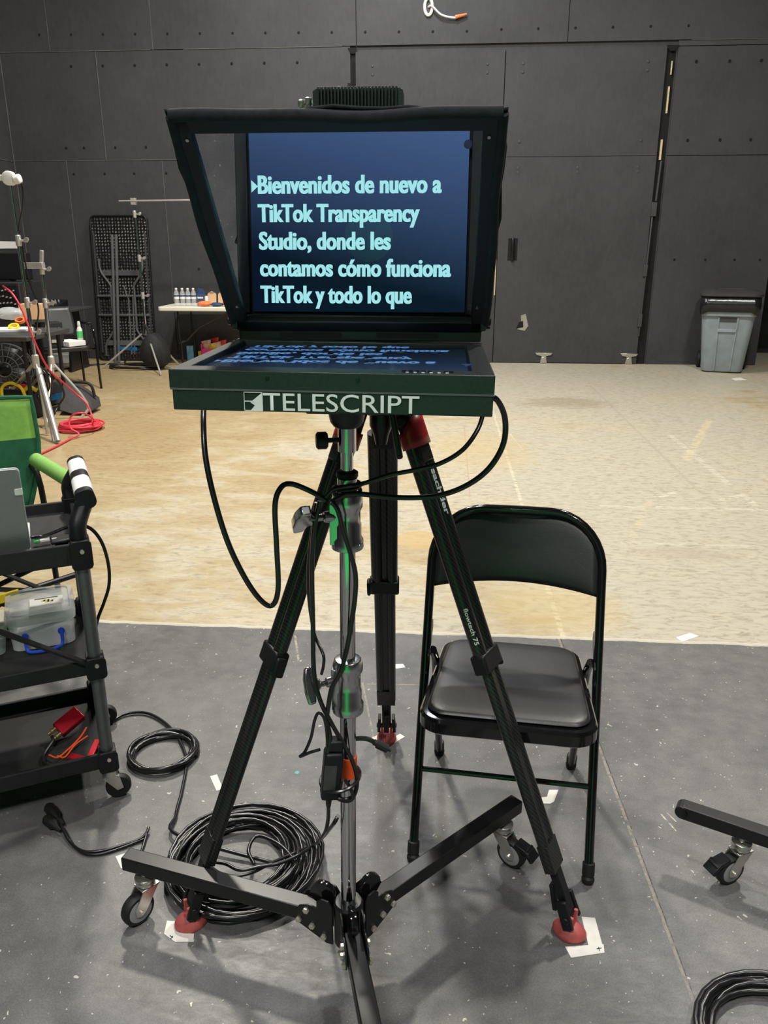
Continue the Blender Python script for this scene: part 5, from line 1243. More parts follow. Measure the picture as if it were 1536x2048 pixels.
q = MB(); q.tube(smooth_path([A + Vector((0.02, 0.05, 0.0)), A.lerp(B, .5) + Vector((0.08, 0.05, 0.06)), B + Vector((0.0, 0.05, 0.02))], 6), 0.014, 8); q.build('handle', M['sandbag_black'], o)
q = MB(); a, b = Yp(103, 796, 6.85), Yp(126, 790, 6.85); q.beam(a, b, 0.01, 0.05); q.build('strap', M['strap_blue'], o)
# tangle of black leads hanging on the stands: one lead per object
rng = random.Random(4)
for k, lab in enumerate(('loose black lead hanging highest between the two light stands', 'loose black lead sagging lowest between the two light stands', 'loose black lead dropping straight down behind the foil-wrapped leg', 'loose black lead reaching toward the sandbag')):
    x0 = 78 + 10 * k; pts = [Yp(70 + 4 * k, 725 + 3 * k, 6.3), Yp(x0 + 4, 745 + 4 * k, 6.25), Yp(x0 + rng.uniform(4, 22), 765 + 8 * k, 6.3), Yp(x0 + rng.uniform(-4, 10), 790 + 8 * k, 6.3), Yp(x0 + 12 - 14 * (k % 2), 815 + 6 * k, 6.2)]
    cable('loose_lead', lab, pts, 0.008, n=6)
cable('stand_lead', 'black lead hanging from the white grip head down the tall stand', [Yp(30, 345, 6.0), Yp(44, 372, 6.0), Yp(46, 410, 6.02), Yp(38, 460, 6.05), Yp(46, 500, 6.05), Yp(58, 560, 6.08), Yp(76, 612, 6.1), Yp(74, 650, 6.1), Yp(66, 700, 6.1)], 0.006, n=6)
cable('floor_cable', 'black cable lying across the tan floor along the back wall', [Zp(-10, 770, 0.012), Zp(60, 760, 0.012), Zp(110, 742, 0.012), Zp(180, 730, 0.012), Zp(240, 727, 0.012), Zp(300, 725, 0.012)], 0.012, n=6)
# yellow handled tote and red clamp
p = Zp(38, 836, 0.0)
o = thing('tool_tote', 'black tool tote with yellow handles behind the green camp chair', 'tool bag', (p.x, p.y, 0))
q = MB(); q.box((p.x - 0.02, p.y + 0.1, 0.11), (0.42, 0.22, 0.22)); q.build('tote_body', M['sandbag_black'], o, bevel=0.03, seg=3)
q = MB(); q.tube(smooth_path([(p.x - 0.12, p.y - 0.012, 0.16), (p.x - 0.10, p.y - 0.02, 0.27), (p.x - 0.02, p.y - 0.02, 0.31), (p.x + 0.07, p.y - 0.02, 0.27), (p.x + 0.10, p.y - 0.012, 0.16)], 6), 0.014, 8); q.build('tote_handle', M['yellow'], o); q = MB(); q.tube(smooth_path([(p.x + 0.06, p.y + 0.03, 0.235), (p.x + 0.12, p.y + 0.03, 0.27), (p.x + 0.18, p.y + 0.03, 0.24)], 5), 0.018, 8); q.build('tote_handle', M['yellow'], o)
p = Yp(47, 780, 6.9)
o = thing('spring_clamp', 'round red reel hung on a leg of the light stand', 'fastener', p)  # red spring clamp on the stand leg
q = MB(); q.lathe([(0.02, -0.02), (0.05, -0.018), (0.056, 0), (0.05, 0.018), (0.02, 0.02)], p, (0.5, -0.85, 0.1), 20); q.build('clamp_body', M['red_metal'], o)
q = MB(); q.lathe([(0.022, -0.03), (0.022, 0.03)], p, (0.5, -0.85, 0.1), 14); q.cyl(p, p + Vector((0.10, 0.05, 0.03)), 0.018, n=8); q.build('clamp_core', M['black_plastic'], o)

# black table with papers, and the video rack behind it
tz = 0.74
T0, T1 = Zp(48, 672, tz), Zp(-60, 692, tz)
o = thing('folding_table', 'black table at the picture edge with papers and tape, behind the light stands', 'table', (T0.x - 0.4, T0.y + 0.3, 0))
q = MB(); tx1, ty0 = T0.x + 0.05, T0.y - 0.05; q.box((tx1 - 0.6, ty0 + 0.38, tz - 0.02), (1.2, 0.76, 0.04)); q.build('tabletop', M['dark_grey'], o, bevel=0.008)
for x, y in ((tx1 - 0.08, ty0 + 0.08), (tx1 - 0.08, ty0 + 0.68), (tx1 - 1.12, ty0 + 0.08), (tx1 - 1.12, ty0 + 0.68)):
    q = MB(); q.cyl((x, y, 0.0), (x, y, tz - 0.04), 0.017, n=10); q.build('leg', M['black_metal'], o)
ppx = Zp(20, 664, tz)
q = MB(); q.box((ppx.x - 0.08, ppx.y + 0.1, tz + 0.011), (0.36, 0.26, 0.02), 0.3); tag(q.build('paper_stack', M['paper'], bevel=0.002), 'stack of white paper on the black table at the picture edge', 'paper')
p = Zp(24, 645, tz)
q = MB(); q.blob((p.x - 0.02, p.y, tz + 0.085), (0.14, 0.09, 0.06), 8, 0.12); tag(q.build('clear_bag', M['clear_plastic'], ang=180), 'crumpled clear plastic bag on the paper stack', 'bag')
for lab, (x, y), m in (('roll of yellow tape lying on the paper stack', (28, 655), 'yellow'), ('roll of orange tape beside the clear bag', (40, 642), 'orange')):
    p = Zp(x, y, tz + 0.03); q = MB(); rp = [(0.030, -0.012), (0.045, -0.012), (0.045, 0.012), (0.030, 0.012), (0.030, -0.012)]; q.lathe(rp, (p.x, p.y, tz + 0.035), (0.1, -0.5, 1), 18); q.f = q.f[:-2]; q.mi = q.mi[:-2]; tag(q.build('tape_roll', M[m]), lab, 'tape roll')
p = Zp(52, 640, tz)
o = thing('cardboard_box', 'small brown cardboard box at the end of the black table', 'box', (p.x, p.y + 0.1, tz)); q = MB(); q.box((p.x + 0.02, p.y + 0.12, tz + 0.075), (0.22, 0.16, 0.15), 0.2); q.build('carton', M['kraft'], o, bevel=0.003)
# rack of black video gear on the wall side
p = Yp(14, 590, 8.0)
o = thing('video_rack', 'black rack of video gear with rows of silver knobs at the picture edge', 'rack', (p.x, 8.2, 0))
q = MB(); q.box((p.x - 0.26, 8.42, 0.54), (0.62, 0.5, 1.08)); q.build('rack_case', M['black_matte'], o, bevel=0.01)
q = MB(); q.box((p.x - 0.26, 8.155, 0.94), (0.58, 0.03, 0.22)); fp_ = q.build('knob_panel', M['black_plastic'], o)
q = MB(); rng = random.Random(3)
for i in range(14):
    for j in range(3):
        q.lathe([(0.009, 0), (0.007, 0.02)], (p.x - 0.52 + 0.040 * i, 8.14, 0.87 + 0.065 * j + rng.uniform(-.01, .01)), (0, -1, 0), 8)
q.build('knob', M['silver'], fp_)
o = thing('field_monitor', 'black monitor on top of the video rack at the picture edge', 'monitor', (p.x - 0.1, 8.2, 1.08))
q = MB(); q.box((p.x - 0.24, 8.40, 1.235), (0.62, 0.10, 0.27)); q.build('monitor_case', M['black_plastic'], o, bevel=0.01)
q = MB(); q.box((p.x - 0.24, 8.40, 1.09), (0.2, 0.16, 0.02)); q.build('monitor_foot', M['black_plastic'], o)
# dark desk behind with a small mixing console
d0 = Yp(138, 620, 9.1)
o = thing('mixer_desk', 'dark desk against the corner holding a small mixing console', 'desk', (d0.x - 0.45, 9.4, 0))
q = MB(); q.box((d0.x - 0.55, 9.45, d0.z - 0.015), (1.10, 0.62, 0.03)); q.build('desktop', M['dark_grey'], o, bevel=0.006)
for x in (d0.x - 0.12, d0.x - 1.0): q = MB(); q.prism([(-0.25, 0), (0.25, 0), (0.12, d0.z - 0.03), (-0.12, d0.z - 0.03)], (x, 9.45, 0.0), (0, 1, 0), (0, 0, 1), 0.03); q.build('desk_side', M['black_metal'], o)
o = thing('mixing_console', 'small black mixing console with rows of pale knobs on the dark desk', 'mixer', (d0.x - 0.5, 9.35, d0.z))
q = MB(); q.prism([(-0.16, 0), (0.16, 0), (0.16, 0.09), (-0.16, 0.03)], (d0.x - 0.52, 9.38, d0.z + 0.001), (0, 1, 0), (0, 0, 1), 0.62); q.build('console_body', M['black_plastic'], o, bevel=0.006)
q = MB()
for i in range(13):
    for j in range(3): q.lathe([(0.011, 0), (0.008, 0.022)], (d0.x - 0.78 + 0.042 * i, 9.28 + 0.08 * j, d0.z + 0.042 + 0.015 * j), (0, -0.2, 1), 6)
q.build('knob', M['silver'], o)
# round wire guarded floor fan
fc = Yp(20, 712, 7.6)
o = thing('floor_fan', 'round black wire-guard floor fan under the black table', 'fan', (fc.x, 7.6, 0)); fz = 0.27
fcx = fc.x - 0.06; ax = Vector((0.35, -0.93, 0.1)).normalized(); u, v, _ = frame_of(ax); cc = Vector((fcx, 7.6, fz))
q = MB()
for rr, off in ((0.25, 0.0), (0.25, 0.12), (0.19, 0.15), (0.13, 0.165), (0.07, 0.172)): q.tube([cc + ax * (off - 0.06) + (u * math.cos(a) + v * math.sin(a)) * rr for a in [2 * PI * k / 28 for k in range(28)]], 0.006, 6, closed=True)
for k in range(20):
    a = 2 * PI * k / 20; e = u * math.cos(a) + v * math.sin(a); q.tube([cc + ax * (-0.06) + e * 0.25, cc + ax * 0.06 + e * 0.25, cc + ax * 0.09 + e * 0.19, cc + ax * 0.112 + e * 0.07], 0.0035, 5)
q.build('wire_guard', M['dark_grey'], o)
q = MB()
for k in range(4):
    a = 2 * PI * k / 4 + 0.3; e = u * math.cos(a) + v * math.sin(a); w_ = u * -math.sin(a) + v * math.cos(a)
    q.add([cc + e * 0.05 - w_ * 0.03 - ax * 0.01, cc + e * 0.05 + w_ * 0.03 + ax * 0.01, cc + e * 0.22 + w_ * 0.08 + ax * 0.025, cc + e * 0.22 - w_ * 0.06 - ax * 0.025], [(0, 1, 2, 3)])
q.build('fan_blade', M['dark_grey'], o, solid=0.004)
q = MB(); q.lathe([(0.04, -0.10), (0.06, -0.08), (0.06, 0.02), (0.03, 0.05)], cc, ax, 16); q.build('motor', M['black_plastic'], o)
q = MB(); q.tube(smooth_path([cc + u * 0.27, cc + u * 0.29 - Vector((0, 0, 0.2)), Vector((cc.x, cc.y + 0.2, 0.015)) + u * 0.25, Vector((cc.x, cc.y + 0.2, 0.015)) - u * 0.25, cc - u * 0.29 - Vector((0, 0, 0.2)), cc - u * 0.27], 5), 0.012, 8); q.build('fan_stand', M['black_metal'], o)

# black armchair with things on its seat
AF = Vector((0.68, -0.73, 0)).normalized(); AL = Vector((0.73, 0.68, 0)).normalized()
AC = Vector((-4.02, 8.14, 0))
o = thing('office_armchair', 'black armchair with tubular arms facing the light stands, gear on its seat', 'chair', AC)
def ac(f_, l, z): return AC + AF * f_ + AL * l + Vector((0, 0, z))
q = MB(); q.loft([[ac(x, y, z) for x, y in rrect(0.46, 0.46, 0.06)] for z in (0.405, 0.42, 0.445)]); q.build('seat', M['vinyl'], o, bevel=0.01)
q = MB(); q.grid(lambda u, v: ac(-0.23 - 0.10 * v + 0.05 * (2 * u - 1) ** 2 * 0.8, (u - 0.5) * (0.46 - 0.12 * max(0, v - 0.7)), 0.50 + 0.32 * v), 12, 8); q.build('backrest', M['vinyl'], o, solid=0.03, ang=60)
for s in (-1, 1):
    q = MB(); q.tube(smooth_path([ac(-0.25, s * 0.27, 0.0), ac(-0.25, s * 0.27, 0.35), ac(-0.22, s * 0.27, 0.60), ac(-0.15, s * 0.27, 0.655), ac(0.12, s * 0.27, 0.655), ac(0.22, s * 0.27, 0.60), ac(0.25, s * 0.27, 0.35), ac(0.27, s * 0.27, 0.0)], 5), 0.013, 10); q.build('arm_frame', M['black_gloss'], o)
    q = MB(); q.beam(ac(-0.15, s * 0.27, 0.668), ac(0.14, s * 0.27, 0.668), 0.045, 0.02); q.build('arm_pad', M['black_plastic'], o, bevel=0.006)
q = MB(); q.cyl(ac(-0.2, -0.27, 0.41), ac(-0.2, 0.27, 0.41), 0.012, n=10); q.cyl(ac(0.2, -0.27, 0.41), ac(0.2, 0.27, 0.41), 0.012, n=10); q.build('cross_bar', M['black_gloss'], o)
o = thing('battery_charger', 'black boxy charger with a metal grille on the armchair seat', 'charger', ac(0.02, -0.13, 0.446))
q = MB(); a = math.atan2(AF.y, AF.x) + PI / 2
q.box(ac(0.05, -0.12, 0.57), (0.22, 0.18, 0.25), a); q.build('charger_case', M['black_matte'], o, bevel=0.008)
for k in range(5): pc = ac(0.145, -0.19 + 0.035 * k, 0.61); q = MB(); q.box(pc, (0.008, 0.012, 0.07), a); q.build('charger_grille', M['silver'], o)
q = MB(); q.box(ac(0.145, -0.10, 0.51), (0.08, 0.01, 0.03), a); q.build('charger_plate', M['silver'], o)
q = MB(); q.box(ac(0.08, 0.06, 0.475), (0.20, 0.26, 0.05), a + 0.3); tag(q.build('paper_pile', M['paper'], bevel=0.004), 'white papers lying on the armchair seat beside the charger', 'paper')
o = thing('spray_bottle', 'white and green bottle standing on the armchair seat', 'bottle', ac(0.03, 0.19, 0.446)); pc = ac(0.03, 0.19, 0.446)
q = MB(); q.lathe([(0.028, 0), (0.030, 0.005), (0.030, 0.15), (0.014, 0.19)], pc, (0, 0, 1), 16); q.build('bottle_body', M['white'], o)
q = MB(); q.lathe([(0.0308, 0.07), (0.0308, 0.14)], pc, (0, 0, 1), 16); q.build('bottle_label', M['green_label'], o)
q = MB(); q.lathe([(0.016, 0.19), (0.018, 0.195), (0.014, 0.235), (0.006, 0.24)], pc, (0, 0, 1), 14); q.build('bottle_cap', M['white'], o)
q = MB(); a_ = Zp(115, 727, 0.0); q.box((a_.x, a_.y + 0.1, 0.06), (0.36, 0.24, 0.12), 0.2); tag(q.build('white_crate', M['paper'], bevel=0.01), 'low white carton on the floor under the armchair', 'carton')

# ================================================================== AGAINST THE BACK WALL
# black folding table leaning on the wall, underside out
o = thing('folding_table', 'black folding table leaning upright on the back wall, legs folded in', 'table', (-4.17, 10.32, 0))
la = Vector((0, 0.125, 1.80)).normalized(); lb2 = Vector((1, 0, 0)); ln = la.cross(lb2)
tb = Vector((-4.175, 10.275, 0.005))
def tp2(x, z, n=0.0): return tb + lb2 * x + la * z - Vector((0, 1, -0.07)) * n
q = MB(); q.prism([(x, y + 0.905) for x, y in rrect(0.755, 1.81, 0.07, 6)], tp2(0, 0), lb2, la, 0.035); q.build('tabletop', M['honeycomb'], o, bevel=0.008)
q = MB()
rim = [tp2(x, z + 0.905, 0.022) for x, z in rrect(0.735, 1.79, 0.06, 6)]; q.tube(rim, 0.012, 8, closed=True); q.build('rim', M['black_plastic'], o)
q = MB(); q.beam(tp2(0.335, 0.1, 0.03), tp2(0.335, 1.60, 0.03), 0.022, 0.022, (0, -1, 0)); q.beam(tp2(-0.335, 0.1, 0.03), tp2(-0.335, 1.60, 0.03), 0.022, 0.022, (0, -1, 0)); q.build('side_rail', M['dark_grey'], o)
for z0, sgn in ((1.28, -1), (0.06, 1)):
    q = MB()
    for s in (-1, 1): q.tube(smooth_path([tp2(s * 0.285, z0, 0.045), tp2(s * 0.27, z0 + sgn * 0.15, 0.05), tp2(s * 0.16, z0 + sgn * 0.32, 0.05), tp2(s * 0.155, z0 + sgn * 0.40, 0.05), tp2(s * 0.155, z0 + sgn * 0.62, 0.05)], 5), 0.0145, 8)
    q.beam(tp2(-0.27, z0 + sgn * 0.17, 0.045), tp2(0.27, z0 + sgn * 0.17, 0.045), 0.012, 0.07, (0, -1, 0)) if False else q.prism([(-0.27, -0.035), (0.27, -0.035), (0.27, 0.03), (-0.27, 0.03)], tp2(0, z0 + sgn * 0.17, 0.045), lb2, la, 0.012)
    q.cyl(tp2(-0.34, z0 + sgn * (0.46 if sgn < 0 else 0.52), 0.05), tp2(0.34, z0 + sgn * (0.46 if sgn < 0 else 0.52), 0.05), 0.014, n=8)
    q.build('folded_leg', M['pipe_grey'], o)
q = MB(); q.tube(smooth_path([tp2(0.02, 0.95, 0.05), tp2(0.06, 0.80, 0.05), tp2(0.10, 0.90, 0.05)], 4), 0.008, 6); q.cyl(tp2(0.07, 0.80, 0.05), tp2(0.06, 0.08, 0.05), 0.010, n=8); q.cyl(tp2(0.13, 0.82, 0.05), tp2(0.10, 0.08, 0.05), 0.010, n=8); q.build('leg_brace', M['pipe_grey'], o)
# two grey pipes leaning in front of it
for lab, xb, xt in (('grey pipe leaning on the folded table, the longer-standing one by the table edge', 231, 227), ('grey pipe leaning on the folded table, nearer the boom stand', 238, 235)):
    a = Zp(xb + 0, 725, 0.0); b = Yp(xt - 3 if xt < 230 else xt - 3, 469, 10.20)
    q = MB(); q.cyl((a.x, a.y, 0.002), b, 0.019, n=12); tag(q.build('pipe', M['pipe_grey']), lab, 'pipe', 'grey pipes leaning on the folded table')
a, b = Yp(183, 640, 10.02), Yp(284, 641, 9.95)
# boom stand
bs = Vector((-3.66, 9.62, 0))
o3, c3 = light_stand('boom_stand', 'chrome stand with a horizontal boom arm in front of the folded table', bs, 1.93, [1.30, 0.87], [(Zp(206, 735, 0.012), None), (Zp(322, 750, 0.012), None), (Zp(357, 728, 0.012), None)], 0.46, lean=(0.0, 0), r=0.010)
q = MB(); a, b = Yp(238, 402, 9.6), Yp(470, 399, 9.6); q.cyl(a, b, 0.010, n=10); q.build('boom_arm', M['silver'], o3)
q = MB(); t_ = c3(1.93); q.beam(t_ + Vector((-0.035, 0, 0.0)), t_ + Vector((0.025, 0, 0.0)), 0.05, 0.075); knuckle(q, t_ + Vector((0.0, -0.02, -0.14))); q.build('grip_head', M['silver'], o3, bevel=0.006)
o = thing('sandbag', 'black sandbag hung low on the boom stand', 'sandbag', (c3(0).x + 0.1, 9.5, 0.1)); pc = Yp(306, 690, 9.52)
q = MB(); q.loft([[Vector((pc.x + 0.01 + x * sx + dx, 9.42 + yy, z)) for x, z in ((-0.02, 0.44), (0.05, 0.42), (0.12, 0.34), (0.17, 0.22), (0.17, 0.10), (0.10, 0.045), (0.0, 0.04), (-0.10, 0.06), (-0.17, 0.15), (-0.16, 0.27), (-0.10, 0.37), (-0.06, 0.42))] for yy, sx, dx in ((0.0, 0.8, 0), (0.04, 1.0, 0), (0.12, 1.05, 0.015), (0.16, 0.85, 0.03))]); q.build('bag_body', M['sandbag_black'], o, ang=180)
q = MB(); q.tube(smooth_path([Yp(286, 668, 9.55), Yp(290, 650, 9.56), Yp(300, 672, 9.53)], 5), 0.018, 8); q.build('bag_handle', M['sandbag_black'], o)
q = MB(); a, b = Yp(239, 696, 9.75), Yp(274, 698, 9.6); q.beam(a, b, 0.01, 0.04); q.build('bag_strap', M['strap_blue'], o)
coil('cable_coil', 'flat coil of black cable on the tan floor below the boom stand', (-3.83, 9.62), 0.22, 0.27, 3, 0.011, 'cable', 0.03, ecc=(1.35, 0.8), n=6, tail1=[Zp(252, 728, 0.04), Yp(262, 712, 9.6)])
# white folding table and what stands on it
o = thing('folding_table', 'white folding table along the back wall with water bottles and snacks', 'table', (-2.6, 9.98, 0))
TX0, TX1, TY0, TY1, TZ = -3.50, -1.70, 9.62, 10.34, 0.74
q = MB(); q.prism([(x, y) for x, y in rrect(TX1 - TX0, TY1 - TY0, 0.05)], ((TX0 + TX1) / 2, (TY0 + TY1) / 2, TZ - 0.025), (1, 0, 0), (0, 1, 0), 0.05); q.build('tabletop', M['table_white'], o, bevel=0.01, seg=3)
for x in (TX0 + 0.22, TX1 - 0.22):
    for y in (TY0 + 0.10, TY1 - 0.10):
        q = MB(); q.tube([(x, y, TZ - 0.05), (x, y, 0.36), (x + 0.015, y, 0.30), (x + 0.015, y, 0.0)], 0.0125, 8); q.build('leg', M['black_metal'], o)
    q = MB(); q.cyl((x, TY0 + 0.1, 0.30), (x, TY1 - 0.1, 0.30), 0.010, n=8); sx = 1 if x < -2.6 else -1; q.tube([(x, (TY0 + TY1) / 2, 0.30), (x + sx * 0.18, (TY0 + TY1) / 2, 0.47), (x + sx * 0.62, (TY0 + TY1) / 2, TZ - 0.06)], 0.009, 8); q.build('leg_brace', M['dark_grey'], o)
# water bottles
def bottle(loc, label):
    b = thing('water_bottle', label, 'bottle', loc, 0, 'water bottles on the white table')
    q = MB(); q.lathe([(0.027, 0), (0.032, 0.006), (0.032, 0.02), (0.0295, 0.035), (0.032, 0.05), (0.0295, 0.065), (0.032, 0.08), (0.032, 0.135), (0.026, 0.165), (0.014, 0.188), (0.013, 0.196)], (0, 0, 0), (0, 0, 1), 16); q.build('bottle_body', M['bottle'], b, world=False)
    q = MB(); q.lathe([(0.0325, 0.082), (0.0325, 0.132)], (0, 0, 0), (0, 0, 1), 16); q.f = q.f[:-2]; q.mi = q.mi[:-2]; q.build('bottle_label', M['paper'], b, world=False)
    q = MB(); q.lathe([(0.0325, 0.108), (0.0329, 0.109), (0.0329, 0.128), (0.0325, 0.129)], (0, 0, 0), (0, 0, 1), 16); q.f = q.f[:-2]; q.mi = q.mi[:-2]; q.build('label_band', M['navy'], b, world=False)
    q = MB(); q.lathe([(0.0145, 0.188), (0.0155, 0.190), (0.0155, 0.208), (0.013, 0.211)], (0, 0, 0), (0, 0, 1), 14); q.build('cap', M['white'], b, world=False)
    return b
wb = None
for x, lab in ((354, 'clear water bottle at the outer end of the row of four on the white table'), (366, 'second clear water bottle from the table end, in the row of four'), (377, 'third clear water bottle from the table end, in the row of four'), (388, 'clear water bottle next to the blue carton, last in the row of four')):
    p = Yp(x, 604, 9.85)
    if wb is None: wb = bottle((p.x, 9.85, TZ), lab)
    else: dup(wb, (p.x, 9.85, TZ), None, lab)
p = Yp(401, 590, 9.88)
o = thing('snack_carton', 'blue carton with a raised flap beside the water bottles', 'carton', (p.x, 9.88, TZ))
q = MB(); q.box((p.x, 9.90, TZ + 0.07), (0.085, 0.07, 0.138)); q.build('carton_body', M['navy'], o, bevel=0.002)
q = MB(); q.prism([(-0.05, 0.138), (0.045, 0.138), (0.02, 0.20), (-0.045, 0.205)], (p.x, 9.93, TZ), (1, 0, 0), (0, 0, 1), 0.004); q.build('carton_flap', M['navy'], o)
q = MB(); q.box((p.x, 9.864, TZ + 0.095), (0.07, 0.003, 0.02)); q.build('carton_band', M['paper'], o)
q = MB(); q.box((p.x + 0.01, 9.864, TZ + 0.028), (0.055, 0.003, 0.035)); q.build('carton_panel', M['sky_blue'], o)
q = MB(); q.lathe([(0.022, 0), (0.022, 0.10), (0.016, 0.115)], (p.x + 0.065, 9.90, TZ), (0, 0, 1), 12); tag(q.build('paper_cup', M['paper']), 'slim white tub between the blue carton and the brown clipboards', 'tub')
for x, lab in ((423, 'brown clipboard propped upright on the white table, nearer the bottles'), (444, 'brown clipboard propped upright on the white table, nearer the prompter')):
    p = Yp(x, 598, 10.05); o = thing('clipboard', lab, 'clipboard', (p.x, 10.06, TZ), 0, 'brown clipboards on the white table')
    q = MB(); q.prism([(-0.055, 0), (0.055, 0), (0.055, 0.125), (0.042, 0.145), (0.018, 0.148), (0.010, 0.162), (-0.010, 0.162), (-0.018, 0.148), (-0.042, 0.145), (-0.055, 0.125)], (0, 0, 0.0), (1, 0, 0), (0, 0.18, 1), 0.004); q.build('board', M['kraft'], o, world=False)
    q = MB(); q.box((0, 0.022, 0.148), (0.05, 0.012, 0.014)); q.build('clip', M['silver'], o, world=False)
for x, z, lab, m, rx in ((407, 0.03, 'orange snack packet lying in front of the blue carton', 'orange', 0.10), (430, 0.022, 'navy and white snack packet between the two orange packets', 'navy', 0.09), (452, 0.036, 'orange snack packet beside the prompter hood edge', 'orange', 0.06)):
    p = Yp(x, 605, 9.74); q = MB(); q.blob((p.x + 0.02, 9.74, TZ + z + 0.004), (rx, 0.06, z), 8, 0.10); tag(q.build('snack_packet', M[m], ang=180), lab, 'snack packet', 'snack packets on the white table')
p = Yp(452, 588, 9.86); q = MB(); q.loft([[Vector((p.x + x * s, 9.87 + y * s, TZ + z)) for x, y in rrect(0.07, 0.05, 0.012)] for s, z in ((0.8, 0.0), (1, 0.02), (0.95, 0.10), (0.5, 0.15))]); tag(q.build('chip_bag', M['yellow']), 'small yellow bag standing by the far clipboard', 'bag')
# boxes and snack basket under the table
p = Zp(383, 722, 0)
q = MB(); q.box((p.x, 10.29, 0.10), (0.085, 0.07, 0.20), 0.2); tag(q.build('juice_carton', M['sky_blue'], bevel=0.003), 'tall light blue carton on the floor under the white table', 'carton')
p = Zp(392, 724, 0); q = MB(); q.box((p.x + 0.045, 10.32, 0.065), (0.06, 0.07, 0.13), 0.0); tag(q.build('small_carton', M['yellow'], bevel=0.003), 'small yellow carton beside the light blue one under the white table', 'carton')
p = Yp(421, 700, 10.28)
o = thing('snack_basket', 'bright pink open box full of snack bags under the white table', 'basket', (p.x + 0.03, 10.28, 0))
bw = 0.30
q = MB(); cx = p.x + 0.06
q.box((cx, 10.28, 0.005), (bw, 0.20, 0.01)); q.box((cx, 10.185, 0.09), (bw, 0.01, 0.17)); q.box((cx, 10.375, 0.11), (bw, 0.01, 0.21)); q.box((cx - bw / 2, 10.28, 0.12), (0.01, 0.2, 0.23)); q.box((cx + bw / 2, 10.28, 0.10), (0.01, 0.2, 0.19)); q.build('basket_wall', M['pink'], o)
rng = random.Random(9)
for k, (dx, dy, dz, m, lab) in enumerate(((-0.10, 0.0, 0.26, 'snack_pale', 'pale snack bag at the outer end of the pink box'), (-0.03, -0.04, 0.22, 'yellow', 'yellow snack bag at the front of the pink box'), (0.0, 0.04, 0.29, 'snack_red', 'red snack bag sticking up highest from the pink box'), (0.05, -0.03, 0.24, 'snack_pale', 'pale snack bag in the middle of the pink box'), (0.09, 0.02, 0.26, 'snack_red', 'red snack bag at the inner end of the pink box'))):
    a = rng.uniform(-0.5, 0.5); c_ = Vector((cx + dx, 10.28 + dy, dz - 0.08)); ux = Vector((math.cos(a), math.sin(a), 0.2)); uy = Vector((rng.uniform(-.3, .3), -0.2, 1)).normalized(); nn = ux.cross(uy).normalized()
    q = MB(); L_ = []
    for t, wd, th in ((0, .07, .002), (.03, .065, .016), (.08, .06, .026), (.13, .065, .016), (.165, .075, .002)):
        L_.append([c_ + uy * (t - 0.07) + ux * (wd * math.cos(b) * 0.9) + nn * (th * math.sin(b)) for b in [2 * PI * j / 14 for j in range(14)]])
    q.loft(L_); tag(q.build('snack_bag', M[m], ang=60), lab, 'snack bag', 'snack bags in the pink box')

# ================================================================== ROLLING BIN
BC = Vector((3.35, 9.98, 0)); BR_ = R(-16)
o = thing('rolling_bin', 'grey wheeled rubbish bin with a black lid and bag, by the back wall', 'bin', BC, BR_)
def bl(w, d, z, y=0, r=0.05): return [Vector((x, yy + y, z)) for x, yy in rrect(w, d, r, 4)]
q = MB(); q.loft([bl(0.44, 0.42, 0.012, 0.0, 0.07), bl(0.46, 0.44, 0.03, 0.0, 0.07), bl(0.575, 0.58, 0.66, -0.01, 0.08), bl(0.60, 0.62, 0.665, -0.02, 0.08), bl(0.625, 0.66, 0.86, -0.02, 0.08), bl(0.60, 0.64, 0.862, -0.02, 0.08), bl(0.55, 0.58, 0.80, -0.02, 0.07)]); q.build('bin_body', M['bin_grey'], o, world=False, bevel=0.004)
def frontp(x, z): 
    t = (z - 0.03) / 0.63; return Vector((x, -(0.22 + (0.30 - 0.22) * t) - 0.002, z))
q = MB()
for s in (-1, 1):
    a, b = frontp(s * 0.085, 0.03), frontp(s * 0.105, 0.655); q.beam(a, b, 0.016, 0.02, (0, -1, 0))
q.beam(frontp(-0.10, 0.50), frontp(0.10, 0.50), 0.035, 0.035); q.build('front_ribs', M['bin_grey'], o, world=False, bevel=0.004)
q = MB()
for z0, z1 in ((0.525, 0.65), (0.04, 0.475)):
    pass
q.prism([(-0.09, 0.60), (0.09, 0.60), (0.09, 0.655), (-0.09, 0.655)], (0, -0.298, 0), (1, 0, 0), (0, 0, 1), 0.004); q.build('pocket', M['dark_grey'], o, world=False)
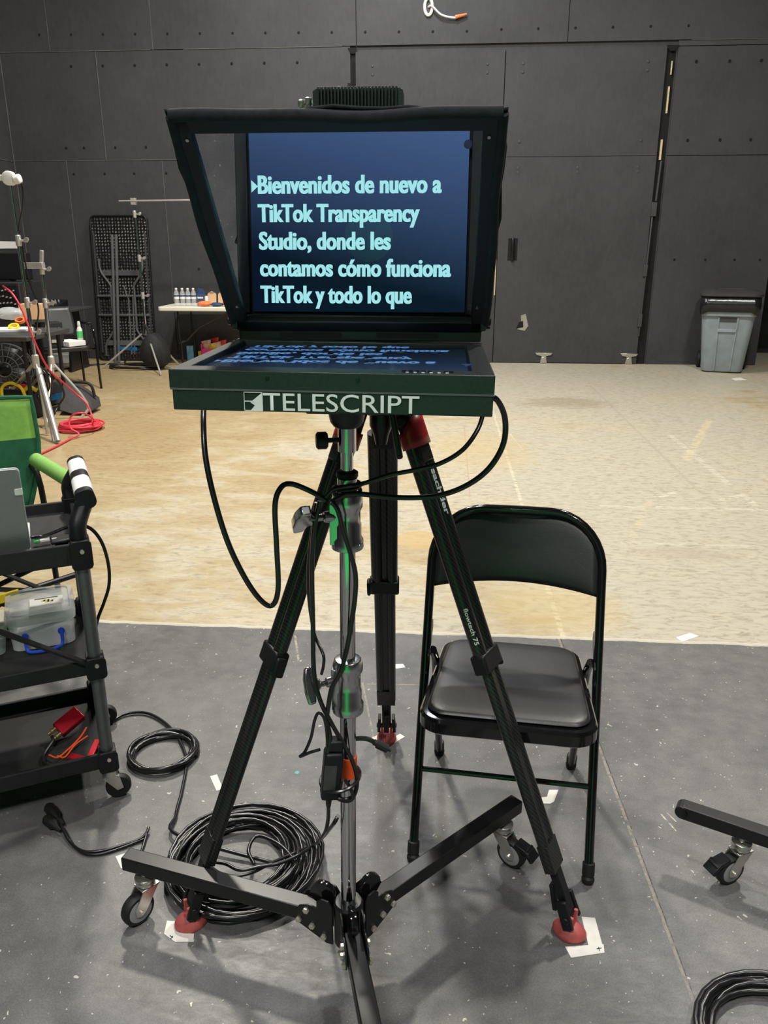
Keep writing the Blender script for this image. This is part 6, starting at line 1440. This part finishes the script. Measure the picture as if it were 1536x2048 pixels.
q = MB(); q.loft([bl(0.66, 0.70, 0.885, -0.025, 0.10), bl(0.68, 0.72, 0.895, -0.025, 0.10), bl(0.68, 0.72, 0.915, -0.025, 0.10), bl(0.62, 0.64, 0.940, -0.02, 0.10), bl(0.36, 0.44, 0.955, 0.0, 0.06), bl(0.34, 0.42, 0.945, 0.0, 0.06)]); q.build('bin_lid', M['bin_lid'], o, world=False)
q = MB(); n = 60; top = []; mid = []; bot = []
outl = rrect(0.625, 0.66, 0.08, 14); n = len(outl); cum = 0
for i, (x, y) in enumerate(outl):
    a = math.atan2(y, x); dip = 0.095 + 0.012 * math.sin(9 * a)
    for c_ in (-2.35, -0.79): dip += 0.12 * math.exp(-((a - c_) / 0.28) ** 2)
    k = 1.03; top.append(Vector((x * k, y * k - 0.02, 0.885))); mid.append(Vector((x * (1.045 + 0.015 * math.sin(17 * a)), y * (1.04 + 0.015 * math.sin(13 * a)) - 0.02, 0.885 - dip * 0.55))); bot.append(Vector((x * (1.01 + 0.004 * math.sin(21 * a)), y * 1.012 - 0.02, 0.885 - dip)))
rings = [top, mid, bot]; q.add([p for r_ in rings for p in r_], [(j * n + i, j * n + (i + 1) % n, (j + 1) * n + (i + 1) % n, (j + 1) * n + i) for j in range(2) for i in range(n)])
q.build('bag_liner', M['bag_film'], o, world=False, ang=70, solid=0.003)
for s in (-1, 1):
    q = MB(); q.lathe([(0.03, -0.025), (0.085, -0.025), (0.10, -0.012), (0.10, 0.012), (0.085, 0.025), (0.03, 0.025)], (s * 0.26, 0.235, 0.10), (1, 0, 0), 24); q.build('wheel', M['rubber'], o, world=False)
q = MB(); q.cyl((-0.28, 0.235, 0.10), (0.28, 0.235, 0.10), 0.012, n=10); q.build('axle', M['dark_grey'], o, world=False)
q = MB(); q.tube(smooth_path([(-0.22, 0.30, 0.84), (-0.22, 0.35, 0.88), (0.22, 0.35, 0.88), (0.22, 0.30, 0.84)], 5), 0.016, 8); q.build('push_handle', M['bin_lid'], o, world=False)
